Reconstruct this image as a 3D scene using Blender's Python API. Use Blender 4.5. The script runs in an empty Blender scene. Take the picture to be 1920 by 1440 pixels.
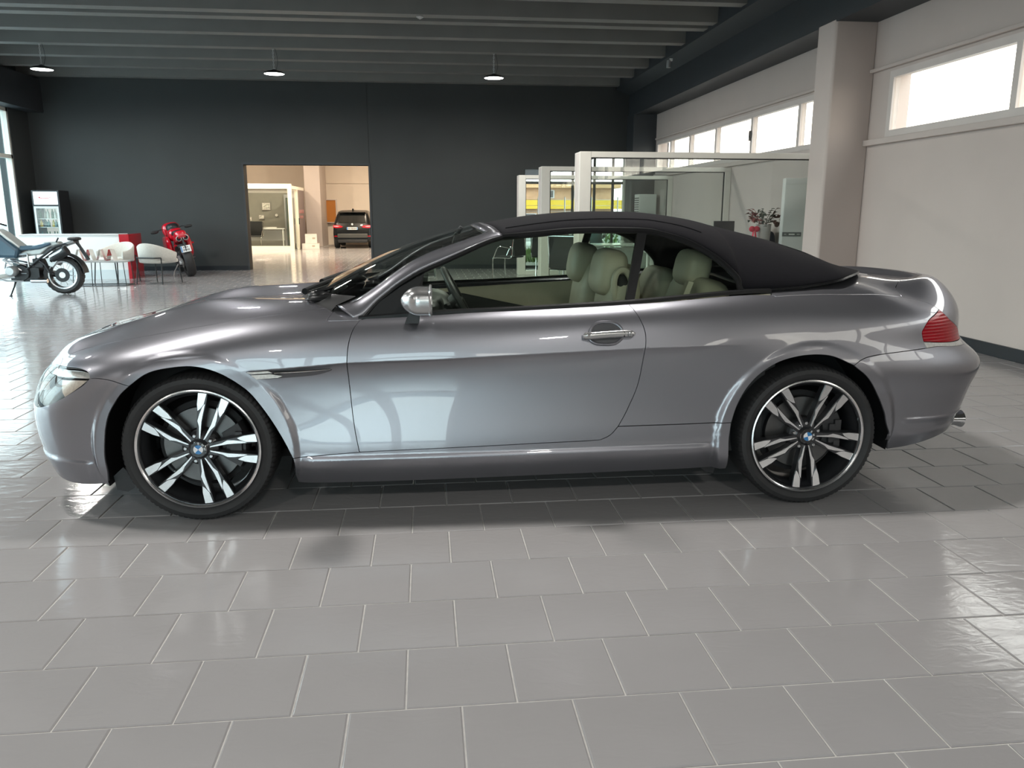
import bpy, bmesh, math, random
import numpy as np
from mathutils import Vector, Matrix, Quaternion
from mathutils.geometry import delaunay_2d_cdt
random.seed(7)
sc = bpy.context.scene
COL = sc.collection
# ------------------------------------------------------------------ camera
CAM_LOC = Vector((1.0017, -4.3905, 1.3571))
cam_data = bpy.data.cameras.new('camera')
cam_data.sensor_fit = 'HORIZONTAL'; cam_data.sensor_width = 36.0
cam_data.lens = 1491.17 / 1920 * 36.0
cam_data.clip_start = 0.05; cam_data.clip_end = 400
cam_ob = bpy.data.objects.new('camera', cam_data); COL.objects.link(cam_ob)
_R = Vector((0.994218, -0.107373, 0.001347)); _D = Vector((-0.021404, -0.210451, -0.97737)); _F = Vector((0.105226, 0.97169, -0.211532))
cam_ob.matrix_world = Matrix(((_R.x, -_D.x, -_F.x, CAM_LOC.x), (_R.y, -_D.y, -_F.y, CAM_LOC.y), (_R.z, -_D.z, -_F.z, CAM_LOC.z), (0, 0, 0, 1)))
sc.camera = cam_ob
# ------------------------------------------------------------------ world, exposure
SKY = 7.0            # bright hazy sky
LAMP_W = 86.0        # each hanging lamp of the showroom
BACK_W = 310.0       # added unseen lamps that light the cream room
sc.view_settings.view_transform = 'Standard'
sc.view_settings.look = 'None'
sc.view_settings.gamma = 1.0
sc.view_settings.use_curve_mapping = False
sc.view_settings.exposure = 0.0
sc.cycles.use_denoising = True
sc.cycles.max_bounces = 10
sc.cycles.diffuse_bounces = 5
sc.cycles.glossy_bounces = 4
sc.cycles.transmission_bounces = 8
sc.cycles.transparent_max_bounces = 32
sc.cycles.caustics_reflective = False
sc.cycles.caustics_refractive = False
sc.cycles.sample_clamp_indirect = 6.0
sc.cycles.blur_glossy = 0.5
world = bpy.data.worlds.new('sky'); sc.world = world; world.use_nodes = True
nt = world.node_tree
bgn = nt.nodes['Background']
tc = nt.nodes.new('ShaderNodeTexCoord'); sp = nt.nodes.new('ShaderNodeSeparateXYZ')
rmp = nt.nodes.new('ShaderNodeValToRGB')
rmp.color_ramp.elements[0].position = 0.0; rmp.color_ramp.elements[0].color = (0.95, 0.95, 0.93, 1)
rmp.color_ramp.elements[1].position = 0.7; rmp.color_ramp.elements[1].color = (0.72, 0.86, 1.0, 1)
nt.links.new(tc.outputs['Generated'], sp.inputs[0]); nt.links.new(sp.outputs['Z'], rmp.inputs[0])
nt.links.new(rmp.outputs[0], bgn.inputs['Color']); bgn.inputs['Strength'].default_value = SKY

def portal(name, loc, sx, sy, rot):
    l = bpy.data.lights.new(name, 'AREA'); l.shape = 'RECTANGLE'; l.size = sx; l.size_y = sy
    l.cycles.is_portal = True
    o = bpy.data.objects.new(name, l); COL.objects.link(o); o.location = loc; o.rotation_euler = rot
    return o
HP = math.pi / 2
portal('sky_portal_left', (-7.60, 7.1, 1.8), 3.5, 14.6, (0, -HP, 0))
portal('sky_portal_right', (6.52, 3.0, 2.58), 0.8, 24.0, (0, HP, 0))
portal('sky_portal_front', (-1.4, -9.85, 1.65), 4.4, 3.3, (HP, 0, 0))

portal('sky_portal_front_high', (3.55, -9.86, 2.62), 5.1, .6, (HP, 0, 0))
# ------------------------------------------------------------------ helpers
class MB:
    """collects boxes, tubes, lathes and prisms and links them as one mesh"""
    def __init__(s): s.v = []; s.f = []; s.m = []; s.k = 0
    def add(s, vs, fs, k=None):
        b = len(s.v); s.v += [tuple(p) for p in vs]; s.f += [tuple(i + b for i in f) for f in fs]
        s.m += [s.k if k is None else k] * len(fs); return s
    def box(s, c, d, rz=0, k=None, rx=0, ry=0):
        R = Matrix.Rotation(rz, 3, 'Z') @ Matrix.Rotation(ry, 3, 'Y') @ Matrix.Rotation(rx, 3, 'X')
        vs = [Vector(c) + R @ Vector((x * d[0] / 2, y * d[1] / 2, z * d[2] / 2)) for x in (-1, 1) for y in (-1, 1) for z in (-1, 1)]
        return s.add(vs, [(0, 1, 3, 2), (4, 6, 7, 5), (0, 4, 5, 1), (2, 3, 7, 6), (0, 2, 6, 4), (1, 5, 7, 3)], k)
    def bx(s, x0, x1, y0, y1, z0, z1, k=None):
        return s.box(((x0 + x1) / 2, (y0 + y1) / 2, (z0 + z1) / 2), (x1 - x0, y1 - y0, z1 - z0), 0, k)
    def tube(s, pts, r, n=8, closed=False, k=None, flat=1.0, cap=True):
        pts = [Vector(p) for p in pts]; m = len(pts)
        rs = r if isinstance(r, (list, tuple)) else [r] * m
        up = None; vs = []
        for i, p in enumerate(pts):
            if closed: t = pts[(i + 1) % m] - pts[i - 1]
            else: t = pts[min(i + 1, m - 1)] - pts[max(i - 1, 0)]
            t = t.normalized() if t.length > 1e-9 else Vector((0, 0, 1))
            if up is None: up = Vector((0, 0, 1)) if abs(t.z) < .9 else Vector((1, 0, 0))
            a = t.cross(up)
            a = a.normalized() if a.length > 1e-6 else Vector((1, 0, 0))
            b = a.cross(t).normalized(); up = b
            for j in range(n):
                w = 2 * math.pi * j / n
                vs.append(p + a * (rs[i] * math.cos(w)) + b * (rs[i] * flat * math.sin(w)))
        fs = []
        for i in range(m if closed else m - 1):
            for j in range(n):
                q = (i + 1) % m
                fs.append((i * n + j, i * n + (j + 1) % n, q * n + (j + 1) % n, q * n + j))
        if not closed and cap: fs += [tuple(reversed(range(n))), tuple((m - 1) * n + j for j in range(n))]
        return s.add(vs, fs, k)
    def lathe(s, prof, n=32, M=None, k=None, close=False, fn=None):
        """prof: (r, h) revolved about local z; M places it"""
        M = M or Matrix(); vs = []; m = len(prof)
        for i in range(n):
            w = 2 * math.pi * i / n
            for j, (r, h) in enumerate(prof):
                if fn: r, h = fn(i, j, r, h)
                vs.append(M @ Vector((r * math.cos(w), r * math.sin(w), h)))
        fs = []
        for i in range(n):
            q = (i + 1) % n
            for j in range(m if close else m - 1):
                e = (j + 1) % m
                fs.append((i * m + j, q * m + j, q * m + e, i * m + e))
        return s.add(vs, fs, k)
    def prism(s, poly, h, M=None, k=None, bevel=0, top=None):
        """poly in local xy extruded from z=0 to z=h; top: optional polygon for the upper face"""
        M = M or Matrix(); n = len(poly); tp = top or poly
        vs = [M @ Vector((p[0], p[1], 0)) for p in poly] + [M @ Vector((p[0], p[1], h)) for p in tp]
        fs = [tuple(reversed(range(n))), tuple(range(n, 2 * n))] + [(i, (i + 1) % n, n + (i + 1) % n, n + i) for i in range(n)]
        return s.add(vs, fs, k)
    def ball(s, c, r, n=12, k=None, M=None):
        r = (r, r, r) if not isinstance(r, (tuple, list)) else r
        M = M or Matrix(); vs = []; h = n // 2
        for i in range(h + 1):
            t = math.pi * i / h
            for j in range(n):
                w = 2 * math.pi * j / n
                vs.append(Vector(c) + (M @ Vector((r[0] * math.sin(t) * math.cos(w), r[1] * math.sin(t) * math.sin(w), r[2] * math.cos(t)))))
        fs = [(i * n + j, (i + 1) * n + j, (i + 1) * n + (j + 1) % n, i * n + (j + 1) % n) for i in range(h) for j in range(n)]
        return s.add(vs, fs, k)
    def mesh(s, name, mats, smooth=False, bevel=0):
        me = bpy.data.meshes.new(name); me.from_pydata(s.v, [], s.f)
        bm = bmesh.new(); bm.from_mesh(me)
        bmesh.ops.remove_doubles(bm, verts=bm.verts, dist=1e-5)
        bmesh.ops.recalc_face_normals(bm, faces=bm.faces)
        bm.to_mesh(me); bm.free()
        mats = mats if isinstance(mats, (list, tuple)) else [mats]
        for m in mats: me.materials.append(m)
        if len(mats) > 1 and len(me.polygons) == len(s.m): me.polygons.foreach_set('material_index', s.m)
        if smooth:
            me.polygons.foreach_set('use_smooth', [True] * len(me.polygons))
            try: me.set_sharp_from_angle(angle=math.radians(smooth if smooth is not True else 35))
            except Exception: pass
        return me
    def obj(s, name, mats, parent=None, smooth=False, bevel=0, loc=None, rz=0):
        o = bpy.data.objects.new(name, s.mesh(name, mats, smooth)); COL.objects.link(o)
        if parent is not None: o.parent = parent
        if loc is not None: o.location = loc
        if rz: o.rotation_euler = (0, 0, rz)
        if bevel:
            b = o.modifiers.new('bevel', 'BEVEL'); b.width = bevel; b.segments = 2; b.limit_method = 'ANGLE'; b.angle_limit = math.radians(40)
        return o
def tag(o, label=None, cat=None, group=None, kind=None):
    for k_, v_ in (('label', label), ('category', cat), ('group', group), ('kind', kind)):
        if v_: o[k_] = v_
    return o
def thing(name, label, cat, loc=(0, 0, 0), rz=0, group=None):
    o = bpy.data.objects.new(name, None); COL.objects.link(o); o.empty_display_size = .1
    o.location = loc; o.rotation_euler = (0, 0, rz); return tag(o, label, cat, group)
def struct(name, mb, m, smooth=False, bevel=0, parent=None):
    o = mb.obj(name, m, parent, smooth, bevel)
    if parent is None: o['kind'] = 'structure'
    return o
def dup(root, loc, rz, label=None, group=None):
    def cp(o, par):
        c = o.copy(); COL.objects.link(c)
        if par is not None: c.parent = par
        for ch in [q for q in kids.get(o.name, [])]: cp(ch, c)
        return c
    kids = {}
    for q in list(COL.objects):
        if q.parent: kids.setdefault(q.parent.name, []).append(q)
    r = cp(root, None); r.location = loc; r.rotation_euler = (root.rotation_euler[0], root.rotation_euler[1], rz)
    return tag(r, label, None, group)
# ------------------------------------------------------------------ materials
MATS = {}
def pm(name, col, rough=.5, metal=0, coat=0, coatr=.03, spec=None, noise=0, nscale=8, bump=0, bscale=60, emit=None, es=0, alpha=None, trans=0, ior=None, rvar=0, sheen=0):
    m = bpy.data.materials.new(name); m.use_nodes = True; t = m.node_tree; b = t.nodes['Principled BSDF']
    I = b.inputs
    I['Base Color'].default_value = (*col, 1); I['Roughness'].default_value = rough; I['Metallic'].default_value = metal
    I['Coat Weight'].default_value = coat; I['Coat Roughness'].default_value = coatr
    if spec is not None: I['Specular IOR Level'].default_value = spec
    if ior: I['IOR'].default_value = ior
    if trans: I['Transmission Weight'].default_value = trans
    if sheen: I['Sheen Weight'].default_value = sheen
    if emit: I['Emission Color'].default_value = (*emit, 1); I['Emission Strength'].default_value = es
    if noise or rvar or bump:
        co = t.nodes.new('ShaderNodeTexCoord')
    if noise or rvar:
        n = t.nodes.new('ShaderNodeTexNoise'); n.inputs['Scale'].default_value = nscale; n.inputs['Detail'].default_value = 4
        t.links.new(co.outputs['Object'], n.inputs['Vector'])
        if noise:
            r = t.nodes.new('ShaderNodeValToRGB')
            r.color_ramp.elements[0].position = .3; r.color_ramp.elements[1].position = .7
            r.color_ramp.elements[0].color = (*[c * (1 - noise) for c in col], 1); r.color_ramp.elements[1].color = (*[min(1, c * (1 + noise)) for c in col], 1)
            t.links.new(n.outputs['Fac'], r.inputs[0]); t.links.new(r.outputs[0], I['Base Color'])
        if rvar:
            mr = t.nodes.new('ShaderNodeMapRange'); mr.inputs['To Min'].default_value = rough - rvar; mr.inputs['To Max'].default_value = rough + rvar
            t.links.new(n.outputs['Fac'], mr.inputs['Value']); t.links.new(mr.outputs[0], I['Roughness'])
    if bump:
        n2 = t.nodes.new('ShaderNodeTexNoise'); n2.inputs['Scale'].default_value = bscale; n2.inputs['Detail'].default_value = 3
        t.links.new(co.outputs['Object'], n2.inputs['Vector'])
        bp = t.nodes.new('ShaderNodeBump'); bp.inputs['Strength'].default_value = bump; bp.inputs['Distance'].default_value = .01
        t.links.new(n2.outputs['Fac'], bp.inputs['Height']); t.links.new(bp.outputs[0], I['Normal'])
    MATS[name] = m; return m
def glass(name, tint=(.95, .97, .96), refl=1.0, rough=0.0, ior=1.5):
    m = bpy.data.materials.new(name); m.use_nodes = True; t = m.node_tree
    t.nodes.remove(t.nodes['Principled BSDF']); out = t.nodes['Material Output']
    tr = t.nodes.new('ShaderNodeBsdfTransparent'); tr.inputs[0].default_value = (*tint, 1)
    gl = t.nodes.new('ShaderNodeBsdfGlossy'); gl.inputs['Roughness'].default_value = rough; gl.inputs[0].default_value = (refl, refl, refl, 1)
    fr = t.nodes.new('ShaderNodeFresnel')
    ge = t.nodes.new('ShaderNodeNewGeometry'); mr = t.nodes.new('ShaderNodeMapRange'); mr.inputs['To Min'].default_value = ior; mr.inputs['To Max'].default_value = 1 / ior
    t.links.new(ge.outputs['Backfacing'], mr.inputs['Value']); t.links.new(mr.outputs[0], fr.inputs[0])
    mx = t.nodes.new('ShaderNodeMixShader')
    t.links.new(fr.outputs[0], mx.inputs[0]); t.links.new(tr.outputs[0], mx.inputs[1]); t.links.new(gl.outputs[0], mx.inputs[2]); t.links.new(mx.outputs[0], out.inputs[0])
    MATS[name] = m; return m
def cr(pts, step=None, n=8, closed=False):
    """Catmull-Rom through points"""
    P = [np.array(p, float) for p in pts]; out = []; m = len(P)
    for i in range(m if closed else m - 1):
        p0 = P[i - 1] if (i > 0 or closed) else 2 * P[0] - P[1]
        p1 = P[i]; p2 = P[(i + 1) % m]
        p3 = P[(i + 2) % m] if (i + 2 < m or closed) else 2 * P[-1] - P[-2]
        k = n if step is None else max(1, int(np.linalg.norm(p2 - p1) / step))
        for j in range(k):
            s = j / k
            out.append(.5 * ((2 * p1) + (p2 - p0) * s + (2 * p0 - 5 * p1 + 4 * p2 - p3) * s * s + (3 * p1 - p0 - 3 * p2 + p3) * s ** 3))
    if not closed: out.append(P[-1])
    return out

# ------------------------------------------------------------------ the materials
pm('wall_white', (.53, .465, .43), .7, noise=.02, nscale=2, bump=.03, bscale=90)
pm('wall_grey', (.17, .165, .16), .7, noise=.02, nscale=2)
pm('wall_cream', (.74, .66, .57), .7, noise=.02, nscale=2)
pm('wall_dark', (.034, .038, .038), .62, noise=.05, nscale=1.5, bump=.03, bscale=70)
pm('ceiling_dark', (.17, .17, .16), .6, noise=.06, nscale=2, bump=.05, bscale=40)
pm('beam_dark', (.035, .040, .045), .55, noise=.05, nscale=2)
pm('base_dark', (.010, .013, .017), .4, noise=.05)
pm('frame_white', (.72, .70, .64), .4, noise=.02, nscale=5)
pm('frame_grey', (.62, .57, .54), .45, noise=.03, nscale=5)
pm('alu', (.45, .46, .46), .35, .6, noise=.04, nscale=20)
pm('grout', (.58, .57, .55), .8, noise=.1, nscale=30)
pm('white_lacquer', (.80, .80, .79), .25, noise=.01, coat=.3)
pm('white_plastic', (.78, .78, .76), .4, noise=.01)
pm('red_lacquer', (.42, .012, .022), .25, coat=.5, noise=.05)
pm('black_metal', (.022, .024, .026), .45, .3, noise=.1)
pm('black_plastic', (.014, .015, .017), .45, noise=.1, nscale=30, bump=.05, bscale=200)
pm('trim_black', (.006, .0065, .007), .38, noise=.1, nscale=30, spec=.25)
pm('black_gloss', (.008, .009, .011), .12, noise=.05, coat=.5)
pm('chrome', (.82, .83, .84), .08, 1, noise=.01)
pm('steel', (.55, .56, .57), .28, 1, noise=.04, nscale=30)
pm('rubber', (.018, .018, .019), .62, noise=.12, nscale=25, bump=.08, bscale=160)
pm('fabric_cream', (.55, .53, .48), .9, noise=.06, nscale=40, bump=.25, bscale=300, sheen=.3)
pm('fabric_black', (.02, .021, .023), .85, noise=.1, nscale=40, bump=.2, bscale=300)
pm('paper', (.72, .70, .66), .7, noise=.05)
pm('lamp_glow', (1, 1, 1), .5, emit=(1, .98, .94), es=14)
glass('glass_clear', (.93, .955, .94), 1.0, ior=1.45)
glass('glass_window', (.86, .96, .97), 1.0)
glass('glass_warm', (.98, .94, .88), .9)
glass('glass_tint', (.80, .82, .81), .6)
# floor tile: porcelain with a faint slate relief
m = pm('tile', (.355, .343, .345), .115, noise=.05, nscale=1.2, rvar=.05, spec=.5)
t = m.node_tree; b = t.nodes['Principled BSDF']
co = t.nodes.new('ShaderNodeTexCoord'); geo = t.nodes.new('ShaderNodeNewGeometry')
n1 = t.nodes.new('ShaderNodeTexNoise'); n1.inputs['Scale'].default_value = 9; n1.inputs['Detail'].default_value = 5; n1.inputs['Distortion'].default_value = 1.2
mp = t.nodes.new('ShaderNodeMapping'); mp.inputs['Scale'].default_value = (1.0, 2.2, 1)
t.links.new(geo.outputs['Position'], mp.inputs[0]); t.links.new(mp.outputs[0], n1.inputs['Vector'])
bp = t.nodes.new('ShaderNodeBump'); bp.inputs['Strength'].default_value = .22; bp.inputs['Distance'].default_value = .006
t.links.new(n1.outputs['Fac'], bp.inputs['Height']); t.links.new(bp.outputs[0], b.inputs['Normal'])

# ------------------------------------------------------------------ room shell
XL, XR, YF, YB, ZC = -7.72, 6.45, -9.8, 15.2, 4.25
fl = MB(); fl.bx(-13, 9, YF - .2, 33, -.15, -.004)
floor = struct('floor', fl, MATS['grout'])
T = 0.31389; GX, GY = -0.0202, -2.39023
def tile_mb(w, d):
    g = MB(); e = .004; x = w / 2; y = d / 2
    lo = [(-x, -y, -.008), (x, -y, -.008), (x, y, -.008), (-x, y, -.008)]
    mi = [(-x, -y, -.003), (x, -y, -.003), (x, y, -.003), (-x, y, -.003)]
    hi = [(-x + e, -y + e, 0), (x - e, -y + e, 0), (x - e, y - e, 0), (-x + e, y - e, 0)]
    g.add(lo + mi + hi, [(8, 9, 10, 11)] + [(i, (i + 1) % 4, 4 + (i + 1) % 4, 4 + i) for i in range(4)] + [(4 + i, 4 + (i + 1) % 4, 8 + (i + 1) % 4, 8 + i) for i in range(4)])
    return g
tile_me = tile_mb(T - .005, T - .005).mesh('tile', MATS['tile'])
near, far = [], []
for row in range(-24, 98):
    cy = GY + (row + .5) * T
    off = {0: 0.0, 1: -.5}[row % 2]
    for i in range(-44, 28):
        cx = GX + (i + .5 + off) * T
        if cx < XL - 5 or cx > XR or cy < YF or cy > 28: continue
        if cy > YB and not (-8 < cx < 3): continue
        if cy < YB and cx < XL: continue
        dx, dy = cx - CAM_LOC.x, cy - CAM_LOC.y
        depth = dx * _F.x + dy * _F.y - CAM_LOC.z * _F.z
        u = (dx * _R.x + dy * _R.y - CAM_LOC.z * _R.z) / max(depth, .01); v = (dx * _D.x + dy * _D.y - CAM_LOC.z * _D.z) / max(depth, .01)
        vis = depth > .3 and abs(u) < .70 and v < .56
        (near if vis and depth < 7.2 else far).append((depth, cx, cy))
near.sort(); far += near[298:]; near = near[:298]
for d_, cx, cy in near:
    o = bpy.data.objects.new('tile', tile_me); COL.objects.link(o); o.parent = floor
    o.location = (cx, cy, random.uniform(-.0004, .0004)); o.rotation_euler = (random.uniform(-.0012, .0012), random.uniform(-.0012, .0012), 0)
g = MB(); proto = tile_mb(T - .005, T - .005)
for d_, cx, cy in far:
    a_, b_ = random.uniform(-.0012, .0012), random.uniform(-.0012, .0012)
    g.add([(x + cx, y + cy, z + a_ * x + b_ * y) for x, y, z in proto.v], proto.f)
o = bpy.data.objects.new('tiles', None)
me = bpy.data.meshes.new('tile_field'); me.from_pydata(g.v, [], g.f); me.materials.append(MATS['tile'])
o = bpy.data.objects.new('tile_field', me); COL.objects.link(o); o.parent = floor; o['kind'] = 'stuff'

# back wall with the doorway (x -3.13..-0.28, up to 2.42) and the shop window (x 3.42..5.88, up to 2.75)
DX0, DX1, DZ, WX0, WX1, WZ = -3.13, -.28, 2.42, 3.42, 5.90, 2.78
g = MB(); Y0, Y1 = YB, YB + .3
g.bx(XL - .3, DX0, Y0, Y1, 0, ZC + .8); g.bx(DX0, DX1, Y0, Y1, DZ, ZC + .8); g.bx(DX1, -.262, Y0, Y1, 0, ZC + .8)
g.bx(-.25, WX0, Y0, Y1, 0, ZC + .8); g.bx(-.262, -.25, Y0 + .01, Y1, 0, ZC + .8); g.bx(WX0, WX1, Y0, Y1, WZ, ZC + .8); g.bx(WX0, 4.98, Y0, Y1, 2.36, WZ); g.bx(WX1, XR + .5, Y0, Y1, 0, ZC + .8)
struct('wall_back', g, MATS['wall_dark'])
g = MB(); g.bx(XL, DX0, Y0 - .015, Y0, 0, .10); g.bx(DX1, WX0, Y0 - .015, Y0, 0, .10)
struct('baseboard_back', g, MATS['base_dark'])
# shop window in the back wall: dark posts, tinted panes
wn = MB(); fr = .05
xs = [WX0, 4.05, 4.62, 5.16, 5.62, WX1]
for x in xs: wn.bx(x - fr / 2, x + fr / 2, Y0 + .10, Y0 + .18, 0, WZ)
for z in (.03, 2.05, WZ - .03): wn.bx(WX0, WX1, Y0 + .10, Y0 + .18, z - .03, z + .03)
w1 = struct('window_1', wn, MATS['wall_dark'])
for a_, b_ in zip(xs[:-1], xs[1:]):
    for z0, z1 in ((.06, 2.02), (2.08, WZ - .06)):
        p = MB(); p.bx(a_ + fr / 2, b_ - fr / 2, Y0 + .135, Y0 + .145, z0, z1); p.obj('pane', MATS['glass_tint'], w1)
g = MB(); g.bx(WX1 - .035, WX1 + .02, Y0 - .01, Y0 + .12, 0, WZ); struct('trim_1', g, MATS['frame_white'])

# right wall: white, clerestory windows, boxed pillar, dark beam
g = MB(); W0, W1 = 2.24, 2.95
g.bx(XR, XR + .25, YF, YB, 0, W0); g.bx(XR, XR + .25, YF, YB, W1, ZC + .8)
for y0, y1 in ((YB - .72, YB), (4.9, 5.42)): g.bx(XR, XR + .25, y0, y1, W0, W1)
struct('wall_right', g, MATS['wall_white'])
g = MB(); g.bx(XR - .06, XR, YF, 5.3, W0 - .09, W0 - .02); g.bx(XR - .06, XR, 5.70, YB - .7, W0 - .09, W0 - .02)
g.bx(XR - .05, XR, YF, 5.35, W1 + .05, W1 + .09); g.bx(XR - .05, XR, 5.70, YB - .7, W1 + .05, W1 + .09)
struct('trim_2', g, MATS['wall_white'], bevel=.008)
def clerestory(name, y0, y1, posts):
    g = MB(); x0, x1 = XR - .006, XR + .08
    g.bx(x0, x1, y0 - .01, y1 + .01, W0 - .015, W0 + .06); g.bx(x0, x1, y0 - .01, y1 + .01, W1 - .06, W1 + .015)
    for y in posts: g.bx(x0, x1, y - .04, y + .04, W0 + .0605, W1 - .0605)
    w = struct(name, g, MATS['frame_grey'])
    for a_, b_ in zip(posts[:-1], posts[1:]):
        p = MB(); p.bx(XR + .020, XR + .028, a_ + .04, b_ - .04, W0 + .06, W1 - .06); p.obj('pane', MATS['glass_warm'], w)
    return w
clerestory('window_2', YF + .4, 4.9, [YF + .4, -7.4, -5.4, -3.4, -1.4, .75, 2.82, 4.87])
w3 = clerestory('window_3', 5.42, YB - .72, [5.45, 7.20, 8.92, 10.6, 12.1, 13.4, 14.45])
h = MB(); h.box((XR - .01, 8.92, 2.62), (.05, .05, .10)); h.box((XR - .03, 8.92, 2.60), (.03, .03, .16)); h.obj('window_latch', MATS['black_plastic'], w3)
g = MB(); g.prism([(5.945, 5.29), (6.45, 5.29), (6.45, 5.72), (5.92, 5.72), (5.92, 5.315)], 3.60, Matrix.Translation((0, 0, 0)))
struct('pillar', g, MATS['wall_white'], bevel=.01)
g = MB(); g.bx(XR - .025, XR, YF, 5.30, 0, .12); struct('baseboard_right', g, MATS['base_dark'])
# dark beam along the right side: deep web with a lower flange
g = MB(); g.prism([(5.93, 0), (6.5, 0), (6.5, .9), (5.62, .9), (5.62, .62), (5.93, .50)], YB - YF, Matrix.Translation((0, YB, 3.58)) @ Matrix.Rotation(HP, 4, 'X'))
struct('beam_right', g, MATS['beam_dark'])
g = MB(); g.bx(5.90, XR, YB - .62, YB, 0, 3.60); struct('column_back', g, MATS['beam_dark'])
# left wall: dark pier and bulkhead, tall shop windows
g = MB(); g.bx(XL - .3, XL, 14.35, YB, 0, ZC + .8); g.bx(XL - .3, XL, YF, 14.35, 3.5, ZC + .8); struct('wall_left', g, MATS['wall_dark'])
g = MB(); g.bx(XL - .3, XL, YF, -.2, 0, 3.5); struct('wall_left_2', g, MATS['wall_white'])
g = MB(); g.bx(XL, XL + .35, YF, YB, 3.5, 4.2); struct('beam_left', g, MATS['beam_dark'])
g = MB(); ys = [-.1, 2.3, 4.7, 7.1, 9.5, 11.9, 14.35]
for y in ys: g.bx(XL - .14, XL - .02, y - .06, y + .06, 0, 3.5)
for z in (.04, 2.5, 3.46): g.bx(XL - .14, XL - .02, ys[0], ys[-1], z - .04, z + .04)
w4 = struct('window_4', g, MATS['frame_white'])
for a_, b_ in zip(ys[:-1], ys[1:]):
    for z0, z1 in ((.08, 2.46), (2.54, 3.42)):
        p = MB(); p.bx(XL - .09, XL - .08, a_ + .06, b_ - .06, z0, z1); p.obj('pane', MATS['glass_window'], w4)
# wall behind the camera
g = MB(); g.bx(.8, XR + .3, YF - .3, YF, 0, 2.32); g.bx(.8, XR + .3, YF - .3, YF, 2.92, 3.3); g.bx(.8, XR + .3, YF - .3, YF, 3.3, ZC + .8); g.bx(6.1, XR + .3, YF - .3, YF, 2.32, 2.92); g.bx(.8, .98, YF - .3, YF, 2.32, 2.92); g.bx(XL - .3, .8, YF - .3, YF, 3.3, ZC + .8); g.bx(XL - .3, -3.6, YF - .3, YF, 0, 3.3)
struct('wall_front', g, MATS['wall_grey'])
g = MB(); x6 = [1.0, 2.25, 3.5, 4.75, 6.08]
g.bx(.98, 6.1, YF - .08, YF + .006, 2.30, 2.37); g.bx(.98, 6.1, YF - .08, YF + .006, 2.87, 2.94)
for x in x6: g.bx(x - .04, x + .04, YF - .08, YF + .006, 2.3705, 2.8695)
w6 = struct('window_6', g, MATS['frame_grey'])
for a_, b_ in zip(x6[:-1], x6[1:]):
    p = MB(); p.bx(a_ + .04, b_ - .04, YF - .028, YF - .02, 2.37, 2.87); p.obj('pane', MATS['glass_warm'], w6)
g = MB(); xs = [-3.6, -2.3, -1.05, -.2, .8]
for x in xs: g.bx(x - .09, x + .09, YF - .14, YF - .02, 0, 3.3)
for z in (.04, 2.5, 3.26): g.bx(xs[0], xs[-1], YF - .14, YF - .02, z - .04, z + .04)
w5 = struct('window_5', g, MATS['frame_white'])
for a_, b_ in zip(xs[:-1], xs[1:]):
    for z0, z1 in ((.08, 2.46), (2.54, 3.22)):
        p = MB(); p.bx(a_ + .06, b_ - .06, YF - .09, YF - .08, z0, z1); p.obj('pane', MATS['glass_window'], w5)
# ceiling: slab and ribs that run across the hall
g = MB(); g.bx(XL - .3, XR + .5, YF - .3, YB + .3, 4.95, 5.1)
ceil = struct('ceiling', g, MATS['ceiling_dark'])
ribs = [15.02, 13.70, 12.55, 11.40, 10.20, 9.05, 8.62, 7.45, 6.25, 5.45, 4.35, 3.25, 2.1, .95, -.2, -1.35, -2.5, -3.65, -4.8, -5.95, -7.0, -8.3]
for y in ribs:
    g = MB(); L = XR - XL
    g.prism([(-.11, 0), (.11, 0), (.15, .72), (-.15, .72)], L, Matrix.Translation((XL, y, 4.25)) @ Matrix.Rotation(HP, 4, 'Z') @ Matrix.Rotation(HP, 4, 'X'))
    g.obj('rib', MATS['ceiling_dark'], ceil)
# ------------------------------------------------------------------ hanging lamps
def lamp(x, y, n=0):
    L_ = thing('pendant_lamp', 'round flat lamp hanging on a chain under the dark ceiling ribs', 'lamp', (x, y, 3.82))
    g = MB(); g.lathe([(.001, .075), (.03, .075), (.05, .06), (.15, .035), (.182, .012), (.186, .0), (.180, -.006)], 40); g.obj('lamp_shade', MATS['black_metal'], L_, 40)
    g = MB(); g.lathe([(.001, -.004), (.178, -.004), (.180, .002), (.001, .004)], 40); g.obj('diffuser', MATS['lamp_glow'], L_)
    g = MB()
    for i in range(12):
        z = .085 + i * .034; a_ = (i % 2) * HP
        g.tube([(.011 * math.cos(w) * math.cos(a_), .011 * math.cos(w) * math.sin(a_), z + .021 * math.sin(w)) for w in np.linspace(0, 2 * math.pi, 8, endpoint=False)], .0042, 4, True)
    g.obj('chain', MATS['steel'], L_)
    g = MB(); g.tube([(.04, 0, .06), (.075, .01, .2), (.06, .02, .34), (.02, .02, .50)], .004, 5); g.obj('cable', MATS['black_plastic'], L_)
    ld = bpy.data.lights.new('lamp_light', 'AREA'); ld.shape = 'DISK'; ld.size = .35; ld.energy = LAMP_W; ld.color = (1, .97, .92)
    lo = bpy.data.objects.new('lamp_light', ld); COL.objects.link(lo); lo.parent = L_; lo.location = (0, 0, -.012)
    return L_
for (x, y), lb in zip([(-5.69, 11.4), (-1.67, 11.4), (2.36, 11.4)], ['leftmost of the three visible round hanging lamps, above the armchairs and counter', 'middle round hanging lamp, above the doorway in the dark wall', 'rightmost round hanging lamp, above the glass partitions side of the hall']):
    tag(lamp(x, y), lb, None, 'hanging lamps of the back row')
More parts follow.
